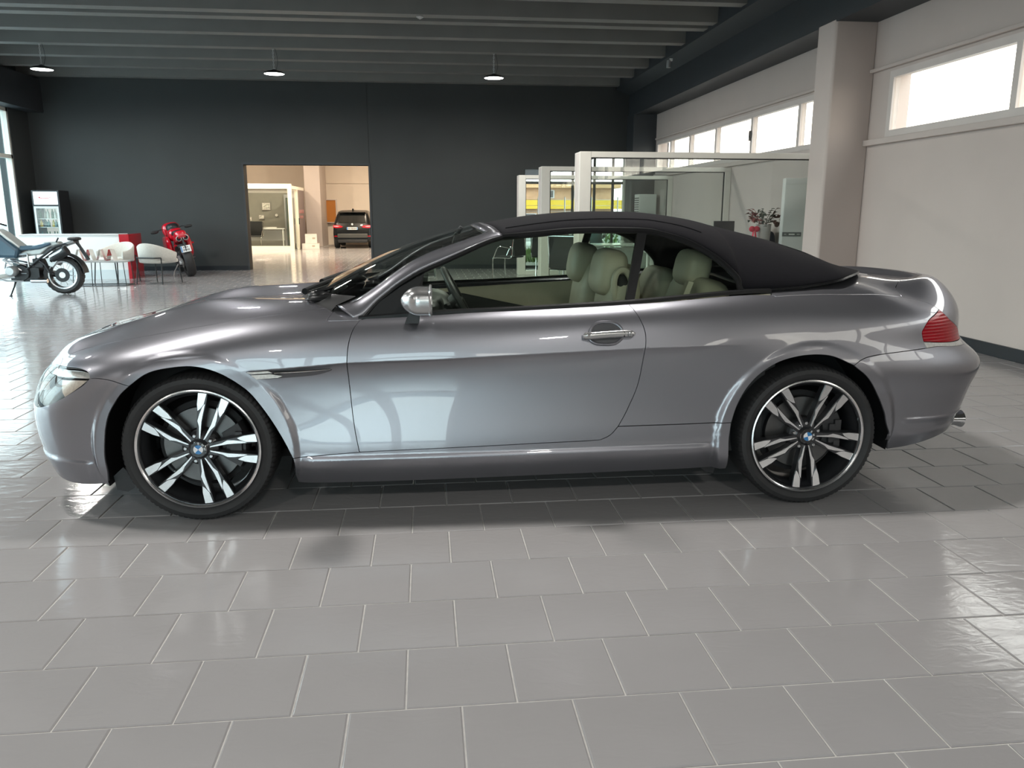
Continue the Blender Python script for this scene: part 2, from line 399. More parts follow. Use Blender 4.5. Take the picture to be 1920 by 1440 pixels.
for y, rn in ((5.45, 'second row from the back, over the floor behind the convertible'), (-.2, 'row straight above the convertible'), (-7.0, 'row behind the camera')):
    for x, pn in ((-5.6, 'left'), (-1.72, 'middle'), (2.07, 'right')): tag(lamp(x, y), pn + ' hanging lamp of the ' + rn, None, 'hanging lamps of the nearer rows')

# ---- car body surface: a spline net of 17 stations x 9 rows (half car, near side) ----
ROWS=[ # rows bottom to top; each station: x, half width, z
[(-.84,0,.20),(-.82,.35,.18),(-.745,.60,.175),(-.63,.75,.165),(-.40,.835,.165),(0,.84,.16),(.42,.835,.148),(.72,.855,.152),(1.3,.86,.16),(1.95,.86,.172),(2.42,.845,.178),(2.8,.85,.20),(3.2,.85,.24),(3.46,.80,.275),(3.67,.64,.30),(3.78,.35,.315),(3.80,0,.315)],
[(-.885,0,.30),(-.865,.35,.29),(-.785,.61,.285),(-.665,.765,.28),(-.40,.865,.27),(0,.875,.27),(.42,.893,.25),(.72,.905,.255),(1.3,.912,.26),(1.95,.913,.27),(2.42,.905,.28),(2.8,.89,.31),(3.2,.89,.34),(3.5,.835,.37),(3.70,.65,.39),(3.80,.35,.40),(3.82,0,.40)],
[(-.905,0,.44),(-.885,.35,.44),(-.80,.62,.44),(-.68,.775,.44),(-.40,.885,.44),(0,.895,.44),(.42,.890,.42),(.72,.896,.42),(1.3,.902,.43),(1.95,.907,.44),(2.42,.905,.45),(2.8,.905,.47),(3.2,.905,.49),(3.55,.84,.52),(3.745,.655,.54),(3.85,.35,.55),(3.87,0,.55)],
[(-.90,0,.53),(-.88,.35,.53),(-.79,.605,.53),(-.68,.755,.54),(-.40,.885,.56),(0,.90,.59),(.42,.888,.60),(.72,.879,.61),(1.3,.884,.62),(1.95,.894,.63),(2.42,.906,.64),(2.8,.9183,.65),(3.2,.9223,.645),(3.56,.8427,.65),(3.765,.65,.655),(3.88,.35,.66),(3.905,0,.66)],
[(-.875,0,.60),(-.855,.33,.60),(-.765,.57,.605),(-.655,.715,.62),(-.40,.87,.66),(0,.895,.70),(.42,.895,.72),(.72,.888,.735),(1.3,.890,.75),(1.95,.898,.765),(2.42,.903,.775),(2.8,.8937,.78),(3.2,.8882,.765),(3.505,.7993,.75),(3.675,.62,.75),(3.785,.35,.76),(3.81,0,.77)],
[(-.83,0,.645),(-.81,.32,.65),(-.715,.54,.67),(-.60,.67,.695),(-.38,.81,.735),(0,.85,.785),(.42,.86,.83),(.72,.855,.845),(1.3,.855,.86),(1.95,.865,.885),(2.42,.868,.90),(2.8,.8596,.90),(3.2,.8519,.885),(3.48,.7647,.865),(3.675,.585,.87),(3.79,.34,.89),(3.815,0,.90)],
[(-.785,0,.692),(-.77,.30,.70),(-.665,.50,.722),(-.53,.59,.745),(-.34,.70,.785),(0,.755,.845),(.42,.765,.905),(.74,.79,.897),(1.35,.785,.923),(1.95,.79,.948),(2.45,.785,.98),(2.8,.765,.985),(3.15,.735,.975),(3.38,.665,.955),(3.58,.53,.99),(3.72,.32,1.006),(3.76,0,1.008)],
[(-.725,0,.738),(-.70,.23,.75),(-.61,.37,.775),(-.48,.42,.808),(-.28,.44,.87),(0,.45,.930),(.42,.47,.947),(.72,.5,.955),(1.3,.5,.98),(1.95,.5,1.0),(2.45,.5,1.01),(2.8,.48,1.02),(3.08,.47,1.03),(3.3,.44,1.032),(3.47,.38,1.01),(3.6,.26,1.004),(3.64,0,1.006)],
[(-.655,0,.778),(-.635,0,.785),(-.54,0,.807),(-.40,0,.835),(-.2,0,.885),(.05,0,.908),(.40,0,.917),(.72,0,.925),(1.3,0,.98),(1.95,0,1.0),(2.45,0,1.02),(2.8,0,1.035),(3.08,0,1.045),(3.25,0,1.04),(3.36,0,1.035),(3.45,0,1.022),(3.5,0,1.015)]]
ARCH=[(0.0, 0.325, (0.4329, -0.0008, -0.0091, 0.0001, -0.0069)), (2.785, 0.335, (0.425, -0.0159, 0.0, -0.0003, 0.0123))]  # arch centre and the outline of its flare
def smooth(a,b,t):
    t=np.clip((t-a)/(b-a),0,1);return t*t*(3-2*t)
class Net:
    def __init__(s,rows,sym=True):
        G=np.array(rows,float).transpose(1,0,2)  # cols,rows,3
        fl=np.array([1,-1,1])
        if sym:
            G=np.concatenate([G[2:0:-1]*fl,G,G[-2:-4:-1]*fl],0)
            G=np.concatenate([G,G[:,-2:-4:-1]*fl],1); s.o=2
        else: s.o=0
        d=np.linalg.norm(np.diff(G,axis=0),axis=2)[:,2:6].mean(1)
        s.U=np.concatenate([[0],np.cumsum(d)]);s.U-=s.U[s.o]
        e=np.maximum(np.linalg.norm(np.diff(G,axis=1),axis=2)[4:-4].mean(0),.04)
        s.V=np.concatenate([[0],np.cumsum(e)])
        s.G=G;s.A=s.mat(s.U);s.B=s.mat(s.V)
        s.umax=s.U[-1-s.o];s.vmax=s.V[-1-s.o]
    def mat(s,t):
        n=len(t);h=np.diff(t);A=np.eye(n);D=np.zeros((n,n))
        for i in range(1,n-1):
            A[i,i-1]=h[i-1];A[i,i]=2*(h[i-1]+h[i]);A[i,i+1]=h[i]
            D[i,i-1]=6/h[i-1];D[i,i]=-6/h[i-1]-6/h[i];D[i,i+1]=6/h[i]
        return np.linalg.solve(A,D)
    def w(s,t,M,x):
        i=np.clip(np.searchsorted(t,x)-1,0,len(t)-2);h=t[i+1]-t[i];a=(t[i+1]-x)/h;b=(x-t[i])/h
        W=M[i]*((a**3-a)*h*h/6)[:,None]+M[i+1]*((b**3-b)*h*h/6)[:,None]
        k=np.arange(len(x));W[k,i]+=a;W[k,i+1]+=b;return W
    def __call__(s,u,v):
        u=np.atleast_1d(np.asarray(u,float));v=np.atleast_1d(np.asarray(v,float))
        return np.einsum('ni,nj,ijk->nk',s.w(s.U,s.A,u),s.w(s.V,s.B,v),s.G)
body=Net(ROWS)
VR=body.V[:9];UC=body.U[2:19]
def zcrease(x): return np.interp(x,[.28,.67,1.06,1.55,2.0,2.47],[.682,.710,.719,.740,.758,.769])
def F(u,v):  # body point in car axes: x back, y (negative = near side), z up
    P=body(u,v);x,y,z=P[:,0].copy(),P[:,1].copy(),P[:,2].copy()
    side=smooth(.5,.62,y)*(1-smooth(VR[5],VR[6],v))
    d=z-zcrease(x);A=(.0108-.0027*(x-.9))*smooth(.15,.45,x)*(1-smooth(2.2,2.5,x))
    g=np.where(d>0,np.exp(-d/.05),np.exp(d/.045)*1.0-1.15*(1-np.exp(d/.02))*np.exp(d/.10))
    y=y+side*A*g
    for ax,az,c in ARCH:
        r=np.hypot(x-ax,z-az);th=np.arctan2(z-az,x-ax)
        Ro=c[0]+c[1]*np.cos(th)+c[2]*np.sin(th)+c[3]*np.cos(2*th)+c[4]*np.sin(2*th)
        b=(1-smooth(Ro-.012,Ro+.022,r))*smooth(az-.30,az-.05,z)
        y=y+side*b*(np.maximum((.911 if ax<1 else .930)-.07*(z-az)-y,0)*.7+.004)
    # lower lips of front and rear bumper, sill shelf
    fx=1-smooth(-.49,-.44,x)
    y=y+side*fx*.014*(1-smooth(.262,.286,z))
    rx=smooth(3.23,3.30,x)
    y=y+side*rx*(.006*(1-smooth(.398,.412,z))-.008*smooth(.320,.355,z)*(1-smooth(.372,.405,z)))
    mx=smooth(.40,.50,x)*(1-smooth(2.25,2.4,x))
    zs=.268+.012*(x-.5)
    y=y+side*mx*(.012*(1-smooth(zs,zs+.028,z)))
    return np.stack([x,-y,z],1)
def FN(u,v):
    e=2e-3;P=F(u,v);a=F(np.asarray(u)+e,v)-F(np.asarray(u)-e,v);b=F(u,np.asarray(v)+e)-F(u,np.asarray(v)-e)
    N=np.cross(a,b);L=np.linalg.norm(N,axis=1,keepdims=True);N=N/np.maximum(L,1e-9)
    return P,N

CUR={'archFb':[(1.0885,0.0155),(1.0967,0.0776),(1.0926,0.1369),(1.0955,0.1887),(1.1095,0.2828),(1.1337,0.3688),(1.1778,0.4437),(1.2261,0.4867)],'archFf':[(1.2261,0.4867),(1.3001,0.5364),(1.374,0.5537),(1.4903,0.5522),(1.6005,0.5118),(1.708,0.4324),(1.778,0.3515),(1.8309,0.2771),(1.8672,0.2149),(1.8979,0.1494)],'archS':[(1.8979,0.1494),(1.9062,0.0929),(1.8997,0.0009)],'bumpF':[(1.2261,0.4867),(1.1856,0.5065),(1.1383,0.5266),(1.0847,0.5403),(1.0478,0.5426)],'sigBot':[(1.0478,0.5426),(0.9597,0.5553),(0.8556,0.566),(0.7373,0.5806),(0.6092,0.6)],'sigTop':[(0.6092,0.6),(0.6076,0.6324),(0.68,0.6429),(0.8057,0.6276),(0.9201,0.6145),(0.9956,0.5962),(1.0348,0.5719),(1.0478,0.5426)],'sigTop2':[(0.68,0.6429),(0.8057,0.6276),(0.9201,0.6145),(0.9956,0.5962),(1.0348,0.5719),(1.0478,0.5426)],'lampBot':[(1.0478,0.5426),(1.0198,0.5129),(0.9752,0.484),(0.9051,0.439),(0.8514,0.4062),(0.7765,0.3747),(0.7088,0.3543)],'hoodF':[(0.68,0.6429),(0.6763,0.6931),(0.7515,0.7652),(0.9121,0.794),(1.2077,0.8008),(1.4317,0.8055),(1.5677,0.7991),(1.8364,0.7972),(1.9777,0.8371),(2.08,0.8915)],'gapA':[(2.08,0.8915),(2.0646,0.808),(2.0531,0.7374)],'cowlLow':[(2.0531,0.7374),(2.1257,0.7436),(2.1929,0.7511)],'doorF':[(2.1929,0.7511),(2.1822,0.6947),(2.1705,0.6462),(2.1572,0.5914),(2.1502,0.5316),(2.1506,0.4817),(2.1658,0.3129),(2.19,0.168)],'fendBot':[(1.8979,0.1494),(2.015,0.1579),(2.19,0.168)],'doorBot':[(2.19,0.168),(2.5291,0.174),(2.9104,0.1815),(3.2394,0.1861),(3.2882,0.1917),(3.3265,0.2093),(3.361,0.243)],'doorR':[(3.361,0.243),(3.4055,0.3105),(3.4524,0.4028),(3.4741,0.5273),(3.4789,0.5849),(3.472,0.6219),(3.4573,0.6609),(3.4375,0.7148),(3.4198,0.7778)],'belt':[(3.4198,0.7778),(3.1628,0.7715),(2.8427,0.7673),(2.4749,0.787),(2.2489,0.777),(2.1929,0.7511)],'quarBot':[(3.361,0.243),(3.6125,0.2431),(3.8869,0.2421)],'archSr':[(3.8869,0.2421),(3.8791,0.1517),(3.8879,0.029)],'archR':[(3.8869,0.2421),(3.914,0.3133),(3.9624,0.3802),(4.0326,0.435),(4.1166,0.4723),(4.2323,0.4915),(4.3489,0.4868),(4.4552,0.4493)],'archRb':[(4.4552,0.4493),(4.5308,0.3924),(4.592,0.3073),(4.6268,0.2269),(4.6438,0.1538),(4.6979,0.0127)],'bumpR':[(4.4552,0.4493),(4.4966,0.4765),(4.5635,0.4944),(4.6773,0.5102),(4.8302,0.5287)],'tailBot':[(4.8302,0.5287),(4.9363,0.535),(5.2107,0.5177)],'tailL':[(4.8302,0.5287),(4.8175,0.5597),(4.8094,0.591),(4.822,0.6125),(4.8901,0.6584),(5.0503,0.7021)],'tailR':[(5.0503,0.7021),(5.0641,0.6636),(5.0971,0.6388),(5.2647,0.5684),(5.2107,0.5177)],'lidSide':[(5.0503,0.7021),(5.044,0.7335),(5.0002,0.7615),(4.939,0.7844),(4.9161,0.7901)],'quarTop':[(4.9161,0.7901),(4.7804,0.791),(4.5445,0.7767),(4.3408,0.7764),(4.1718,0.7712),(4.0983,0.7647),(4.0805,0.7781)],'qbelt':[(4.0805,0.7781),(3.9211,0.7849),(3.603,0.7763),(3.4198,0.7778)],'lidFront':[(4.9161,0.7901),(5.0172,0.8705),(5.7571,1.2705),(5.576,1.5064)],'flash':[(4.8106,0.5571),(4.946,0.5707),(5.2929,0.5487)],'vent':[(1.7134,0.5117),(1.8289,0.5181),(1.9644,0.5115),(2.0844,0.5024),(2.0137,0.48),(1.8616,0.4746),(1.7596,0.4718)],'refl':[(0.8586,0.551),(0.947,0.5447),(1.0264,0.5362),(1.001,0.5134),(0.9607,0.4844),(0.9132,0.4519),(0.8923,0.4791),(0.8747,0.5181)],'cowlUp':[(2.1969,0.7634),(2.1607,0.8707),(2.1394,0.9676),(2.1119,0.9331),(2.08,0.8915)]}

# ------------------------------------------------------------------ the car
car = thing('car', 'silver-grey two-door convertible with a black soft top and twin-spoke wheels', 'car', (0, 0, 0), -0.022446)
paint = pm('paint_grey', (.265, .264, .290), .37, .86, coat=1.0, coatr=.015, noise=.015, nscale=900)
t = paint.node_tree; b = t.nodes['Principled BSDF']; b.inputs['Specular Tint'].default_value = (.45, .45, .48, 1)
PAINT = paint
SOFT = pm('soft_top_cloth', (.008, .0077, .0098), .95, noise=.10, nscale=60, bump=.12, bscale=900, spec=.15)
GLS = glass('glass_car', (.905, .945, .90), 1.0)
GLW = glass('glass_screen', (.70, .74, .70), 1.0)
LEATH = pm('leather_cream', (.52, .475, .37), .5, noise=.05, nscale=12, bump=.08, bscale=120)
LEATHD = pm('leather_dark', (.02, .021, .022), .5, noise=.08, nscale=12, bump=.08, bscale=120)
DARKIN = pm('inner_black', (.006, .006, .007), .7, noise=.1)
LENSR = pm('lens_red', (.36, .0, .008), .3, coat=.25, noise=.12, nscale=60, spec=.1)
t = LENSR.node_tree; wv = t.nodes.new('ShaderNodeTexWave'); wv.bands_direction = 'Z'; wv.inputs['Scale'].default_value = 22; wv.inputs['Distortion'].default_value = .3
co = t.nodes.new('ShaderNodeTexCoord'); t.links.new(co.outputs['Object'], wv.inputs['Vector'])
bp = t.nodes.new('ShaderNodeBump'); bp.inputs['Strength'].default_value = .5; bp.inputs['Distance'].default_value = .004; t.links.new(wv.outputs['Fac'], bp.inputs['Height']); t.links.new(bp.outputs[0], t.nodes['Principled BSDF'].inputs['Normal'])
LENSW = pm('lens_clear', (.62, .60, .57), .10, noise=.15, nscale=70, coat=.8)
glass('lens_glass', (.88, .88, .87), .5)
MACH = pm('machined_alu', (.86, .87, .88), .22, 1, noise=.03, nscale=60)
RIMD = pm('rim_dark', (.030, .031, .034), .28, .3, coat=.6, noise=.05)
BRAKE = pm('brake_disc', (.15, .15, .15), .4, 1, noise=.12, nscale=14)

def resample(pts, step=.012):
    P = cr([(p[0], p[1], 0) for p in pts], step); return [(float(p[0]), float(p[1])) for p in P]
def outline(*segs):
    """joins named outline curves ('-name' runs backwards) or raw uv points"""
    out = []
    for s_ in segs:
        if isinstance(s_, str):
            c = CUR[s_.lstrip('-')]; c = c[::-1] if s_[0] == '-' else c
            q = resample(c)
        elif isinstance(s_, tuple): q = [s_]
        else:
            q = []
            for a_, b_ in zip(s_[:-1], s_[1:]):
                k = max(1, int(math.hypot(b_[0] - a_[0], b_[1] - a_[1]) / .03)); q += [(a_[0] + (b_[0] - a_[0]) * i / k, a_[1] + (b_[1] - a_[1]) * i / k) for i in range(k)]
            q.append(s_[-1])
        for p in q:
            if not out or math.hypot(p[0] - out[-1][0], p[1] - out[-1][1]) > 2e-3: out.append(p)
    while math.hypot(out[0][0] - out[-1][0], out[0][1] - out[-1][1]) < 2e-3: out.pop()
    return out
UM, VM = body.umax, body.vmax
def inset(poly, d):
    n = len(poly); P = np.array(poly); A = .5 * np.sum(P[:, 0] * np.roll(P[:, 1], -1) - np.roll(P[:, 0], -1) * P[:, 1])
    if A < 0: P = P[::-1]
    out = []
    for i in range(n):
        e1 = P[i] - P[i - 1]; e2 = P[(i + 1) % n] - P[i]
        n1 = np.array([-e1[1], e1[0]]) / (np.linalg.norm(e1) + 1e-9); n2 = np.array([-e2[1], e2[0]]) / (np.linalg.norm(e2) + 1e-9)
        b_ = n1 + n2; l = np.linalg.norm(b_)
        b_ = n1 if l < .3 else b_ / l / max(.5, np.dot(b_ / l, n1))
        q = P[i] + b_ * d
        if P[i][0] < 1e-4: q[0] = 0
        if P[i][0] > UM - 1e-4: q[0] = UM
        if P[i][1] > VM - 1e-4: q[1] = VM
        if P[i][1] < 1e-4 and abs(b_[1]) > .5: q[1] = 0
        out.append((float(q[0]), float(q[1])))
    return out
def inside(px_, py_, poly):
    P = np.array(poly); x0, y0 = P[:, 0], P[:, 1]; x1, y1 = np.roll(x0, -1), np.roll(y0, -1)
    c = np.zeros(len(px_), bool)
    for a_, b_, c_, d_ in zip(x0, y0, x1, y1):
        k = ((b_ > py_) != (d_ > py_)); c ^= k & (px_ < (c_ - a_) * (py_ - b_) / ((d_ - b_) if d_ != b_ else 1e-12) + a_)
    return c
def dist_poly(px_, py_, poly):
    P = np.array(poly); Q = np.roll(P, -1, 0); best = np.full(len(px_), 9.0)
    for a_, b_ in zip(P, Q):
        e = b_ - a_; L = max(e @ e, 1e-12); s_ = np.clip(((px_ - a_[0]) * e[0] + (py_ - a_[1]) * e[1]) / L, 0, 1)
        best = np.minimum(best, np.hypot(px_ - a_[0] - s_ * e[0], py_ - a_[1] - s_ * e[1]))
    return best
SU = np.linspace(0, UM, 500); SV = np.linspace(0, VM, 150)
ARCHC = ('archFf', 'archFb', 'archR', 'archRb')
def panel(name, poly, mat, parent, mirror=1, step=.017, gap=.0018, off=0.0, flange=.016, holes=(), both=True, label=None):
    """cuts a panel out of the body surface; mirror 1 = near side and far side as two parts, 0 = one part across the middle"""
    poly = inset(poly, gap)
    P = np.array(poly); lo, hi = P.min(0), P.max(0)
    gu = np.arange(lo[0] + step * .5, hi[0], step); gv = np.arange(lo[1] + step * .5, hi[1], step * .9)
    A, B = np.meshgrid(gu, gv, indexing='ij'); A = A + (np.arange(len(gv)) % 2) * step * .5; A, B = A.ravel(), B.ravel()
    # extra rows along the crease, the flares and the lips
    ex = []
    q = F(A, B) if len(A) else np.zeros((0, 3))
    k = inside(A, B, poly) & (dist_poly(A, B, poly) > step * .45)
    for h_ in holes: k &= ~inside(A, B, h_) & (dist_poly(A, B, h_) > step * .4)
    A, B = A[k], B[k]
    U_, V_, CR_ = [A], [B], []
    if hi[1] > .2 and lo[1] < .6:
        us = np.arange(lo[0], hi[0], step * .7)
        vs_ = np.linspace(.12, .62, 500)
        for dz in (-.030, -.018, -.009, -.0035, 0, .0045, .011, .022):
            uu = us[(us > 1.55) & (us < 4.0)]
            if not len(uu): continue
            vv = []
            for u0 in uu:
                r = body(np.full(500, u0), vs_); d_ = r[:, 2] - zcrease(r[:, 0]) - dz; i = int(np.argmin(np.abs(d_))); vv.append(vs_[i])
            CR_.append((uu, np.array(vv)))
        if lo[1] < .2:
            for vv in (np.linspace(max(lo[1], .06), .16, 10)):
                U_.append(us); V_.append(np.full(len(us), vv))
    for nm in ARCHC:
        c = np.array(resample(CUR[nm], .010)); tn = np.gradient(c, axis=0); tn /= np.linalg.norm(tn, axis=1, keepdims=True) + 1e-9
        for dd in (.012, .022, .028, .032, .036, .040, .044, .048, .052, .056, .061, .068):
            for sg in (-1, 1):
                q_ = c + np.stack([-tn[:, 1], tn[:, 0]], 1) * dd * sg; U_.append(q_[:, 0]); V_.append(q_[:, 1])
    if lo[0] > 4.3 or hi[0] < 1.4:
        us = np.arange(lo[0], hi[0], step * .7); rg = np.linspace(.10, .19, 16) if lo[0] > 4.3 else np.linspace(.065, .115, 10)
        for vv in rg: U_.append(us); V_.append(np.full(len(us), vv))
    A = np.concatenate(U_); B = np.concatenate(V_)
    # thin out points that crowd each other
    key = np.round(np.stack([A, B], 1) / .0042).astype(int); _, ui = np.unique(key, axis=0, return_index=True); A, B = A[ui], B[ui]
    if CR_:
        r = body(A, B); kk = ~((np.abs(r[:, 2] - zcrease(r[:, 0])) < .036) & (A > 1.5) & (A < 4.05) & (B < .66)); A, B = A[kk], B[kk]
        A = np.concatenate([A] + [c[0] for c in CR_]); B = np.concatenate([B] + [c[1] for c in CR_])
    k = inside(A, B, poly) & (dist_poly(A, B, poly) > step * .3)
    for h_ in holes: k &= ~inside(A, B, h_) & (dist_poly(A, B, h_) > step * .3)
    A, B = A[k], B[k]
    vin = [Vector(p) for p in poly]; edges = [(i, (i + 1) % len(poly)) for i in range(len(poly))]
    for h_ in holes:
        b0 = len(vin); vin += [Vector(p) for p in h_]; edges += [(b0 + i, b0 + (i + 1) % len(h_)) for i in range(len(h_))]
    nb = len(vin); vin += [Vector((x, y)) for x, y in zip(A, B)]
    r = delaunay_2d_cdt(vin, edges, [], 1 if not holes else 0, 1e-5)
    V2 = np.array([tuple(v) for v in r[0]]); FA = [tuple(f) for f in r[2]]
    if holes:
        cc = np.array([V2[list(f)].mean(0) for f in FA]); kk = inside(cc[:, 0], cc[:, 1], poly)
        for h_ in holes: kk &= ~inside(cc[:, 0], cc[:, 1], h_)
        FA = [f for f, y in zip(FA, kk) if y]
    pts, nrm = FN(V2[:, 0], V2[:, 1]); pts = pts + nrm * off
    # orient
    FA2 = []
    for f in FA:
        a_, b_, c_ = (pts[i] for i in f[:3]); nn = np.cross(b_ - a_, c_ - a_)
        FA2.append(f if nn @ nrm[f[0]] > 0 else f[::-1])
    cnt = {}
    for f in FA2:
        for i in range(len(f)): cnt[(f[i], f[(i + 1) % len(f)])] = 1
    bd = [e for e in cnt if (e[1], e[0]) not in cnt]
    def sym(i): return abs(pts[i][1]) < 2e-4
    verts = [tuple(p) for p in pts]; nor = [tuple(n_) for n_ in nrm]; faces = list(FA2); mi = {}
    if flange:
        for e in bd:
            if sym(e[0]) and sym(e[1]): continue
            for i in e:
                if i not in mi: mi[i] = len(verts); verts.append(tuple(pts[i] - nrm[i] * flange)); nor.append(nor[i])
            faces.append((e[1], e[0], mi[e[0]], mi[e[1]]))
    def build(vs, fs, ns, nm):
        me = bpy.data.meshes.new(nm); me.from_pydata(vs, [], fs); me.materials.append(mat)
        me.polygons.foreach_set('use_smooth', [True] * len(fs))
        nsurf = len(FA2) if not (mirror == 0) else len(FA2) * 2
        me.normals_split_custom_set([(0, 0, 0) if pi >= nflag else ns[vi] for pi, f in enumerate(fs) for vi in f])
        o = bpy.data.objects.new(nm, me); COL.objects.link(o); o.parent = parent
        if label: o['label'] = label
        return o
    mv = [(x, -y, z) for x, y, z in verts]; mn = [(x, -y, z) for x, y, z in nor]; mf = [f[::-1] for f in faces]
    if mirror == 0:
        b0 = len(verts); ns_ = len(FA2)
        allf = faces[:ns_] + [tuple(i + b0 for i in f) for f in mf[:ns_]] + faces[ns_:] + [tuple(i + b0 for i in f) for f in mf[ns_:]]
        nflag = 2 * ns_
        return build(verts + mv, allf, nor + mn, name)
    nflag = len(FA2)
    o = build(verts, faces, nor, name)
    if both: build(mv, mf, mn, name)
    return o
SB = [(CUR['archS'][-1][0], 0.0), (CUR['archSr'][-1][0], 0.0)]
v_l0, v_l1 = .36, .585
lampN = [(.66, .352), (.52, .37), (.36, .40), (.30, .47), (.32, .57), (.44, .66)]
fender = outline('archFf', 'fendBot', '-doorF', '-cowlLow', '-gapA', '-hoodF', 'sigTop2', '-bumpF')
VENT = inset(outline('vent')[::1], 0)
panel('front_fender', fender, PAINT, car, holes=())
panel('front_door', outline('doorF', 'doorBot', 'doorR', 'belt'), PAINT, car)
panel('quarter_panel', outline('doorR', '-qbelt', '-quarTop', '-lidSide', '-tailL', '-bumpR', '-archR', '-quarBot'), PAINT, car)
panel('side_skirt', outline('archS', [(CUR['archS'][-1][0], 0.0), (CUR['archSr'][-1][0], 0.0)], '-archSr', '-quarBot', '-doorBot', '-fendBot'), PAINT, car)
panel('front_bumper', outline('archFb', 'bumpF', 'lampBot', lampN, [(.44, .66), (.2, .67), (0, .67)], [(0, .67), (0, 0)], [(0, 0), (CUR['archFb'][0][0], 0)]), PAINT, car, mirror=0)
panel('hood', outline('-hoodF', [(CUR['hoodF'][0][0], CUR['hoodF'][0][1]), (.60, .635), (.44, .66), (.2, .67), (0, .67)], [(0, .67), (0, VM)], [(0, VM), (1.93, VM)], [(1.93, VM), (1.95, 1.10), (2.0, .99), (2.05, .93), CUR['hoodF'][-1]]), PAINT, car, mirror=0)
lidc = (5.06, VM)
lf = CUR['lidFront'][:3]
panel('trunk_lid', outline(lf + [(5.10, 1.12), lidc], [lidc, (UM, VM)], [(UM, VM), (UM, .44)], [(UM, .44), (5.45, .48), CUR['tailBot'][-1]], '-tailR', 'lidSide'), PAINT, car, mirror=0)
panel('rear_bumper', outline('archRb', [(CUR['archRb'][-1][0], 0), (UM, 0)], [(UM, 0), (UM, .44)], [(UM, .44), (5.45, .48), CUR['tailBot'][-1]], '-tailBot', '-bumpR'), PAINT, car, mirror=0)
panel('tonneau_cover', outline('-quarTop', lf + [(5.10, 1.12), lidc], [lidc, (4.05, VM)], [(4.05, VM), (4.05, .9), CUR['quarTop'][-1]]), PAINT, car, mirror=0)
panel('cowl_corner', outline('cowlLow', 'cowlUp', 'gapA'), PAINT, car)
# lamps
sig = outline('sigBot', 'sigTop')
panel('turn_signal', sig, MATS['lens_glass'], car, gap=.001, flange=.012)
panel('turn_signal_bowl', sig, LENSW, car, gap=.004, off=-.022, flange=0)
head = outline('-sigBot', 'lampBot', lampN[:], [lampN[-1], (.60, .635), CUR['sigTop'][2], CUR['sigTop'][1], CUR['sigTop'][0]])

# lamps of the car
panel('headlight', head, MATS['lens_glass'], car, gap=.001, flange=.01)
panel('headlight_bowl', head, pm('lamp_bowl', (.06, .062, .066), .3, .5, noise=.35, nscale=14), car, gap=.004, off=-.035, flange=.0)
for sgn in (-1, 1):
    for (x, y, z, r) in ((-.70, .60, .575, .040), (-.775, .50, .555, .035)):
        g = MB(); Mx = Matrix.Translation((x, sgn * y, z)) @ Matrix.Rotation(-HP + .25 * 0, 4, 'Y') @ Matrix.Rotation(sgn * .5, 4, 'X')
        g.lathe([(r * .2, .0), (r * .8, .004), (r, .016), (r * 1.1, .016), (r * 1.1, -.02), (.001, -.02)], 24, Mx); g.ball((x, sgn * y, z), r * .8, 12)
        g.obj('projector', MATS['chrome'], car, 30)
panel('lamp_reflector', outline(CUR['refl'] + [CUR['refl'][0]]), pm('lamp_cream', (.66, .58, .50), .25, .2, coat=.6, noise=.12, nscale=80), car, gap=0, off=-.010, flange=0)
tail = outline('tailL', 'tailR', '-tailBot')
fl_u = [p for p in CUR['flash']]
def split_tail(upper):
    # the clear strip along the bottom of the lamp is cut off by a line just above the lower edge
    a_, b_ = np.array(CUR['tailBot'][0]), np.array(CUR['tailBot'][-1])
    out = []
    for p in tail:
        s_ = (p[0] - a_[0]) / (b_[0] - a_[0]); base = a_[1] + (b_[1] - a_[1]) * s_ + .028
        out.append((p[0], max(p[1], base)) if upper else (p[0], min(p[1], base - .0015)))
    res = []
    for p in out:
        if not res or math.hypot(p[0] - res[-1][0], p[1] - res[-1][1]) > .002: res.append(p)
    return res
tl = panel('tail_light', split_tail(True), LENSR, car, gap=.002, flange=.012)
panel('reversing_light', split_tail(False), LENSW, car, gap=.0008, flange=.012)
panel('grille', outline([(.05, .40), (.20, .39), (.235, .50), (.20, .60), (.06, .60), (.05, .40)]), DARKIN, car, gap=0, off=.004, flange=.006)
g = MB()
for sgn in (-1, 1):
    ring = resample([(.05, .40), (.20, .39), (.235, .50), (.20, .60), (.06, .60), (.05, .40)], .02)
    q, nn = FN([p[0] for p in ring], [p[1] for p in ring]); q = q + nn * .008
    g.tube([(p[0], -p[1] * sgn, p[2]) for p in q], .008, 6, True)
g.obj('grille_ring', MATS['chrome'], car, True)
panel('air_intake', outline([(0, .13), (.40, .14), (.46, .20), (.42, .27), (0, .28)], [(0, .28), (0, .13)]), DARKIN, car, gap=0, off=.003, flange=.006, mirror=0)
# fender vent: a dark recess with a chrome blade
vp = outline('vent')
panel('fender_vent', vp, pm('vent_grey', (.10, .10, .11), .3, .5, coat=.6), car, gap=.001, off=.003, flange=.006)
for sgn in (-1, 1):
    g = MB()
    for pl, w in (([(.245, .6765), (.335, .681), (.352, .673), (.265, .669)], .006), ([(.262, .664), (.345, .668), (.395, .659), (.375, .6515), (.285, .646)], .007)):
        yy = -.906
        g.prism(pl if sgn < 0 else [(p[0], p[1]) for p in pl], .006, Matrix.Translation((0, sgn * .9085 + (0 if sgn < 0 else 0), 0)) @ Matrix(((1, 0, 0, 0), (0, 0, sgn, 0), (0, 1, 0, 0), (0, 0, 0, 1))))
    g.obj('vent_indicator', LENSW, car)
    g = MB(); g.tube([(.36, sgn * .908, .673), (.48, sgn * .906, .677), (.60, sgn * .899, .684)], [.004, .004, .002], 6); g.obj('vent_blade', MATS['chrome'], car)
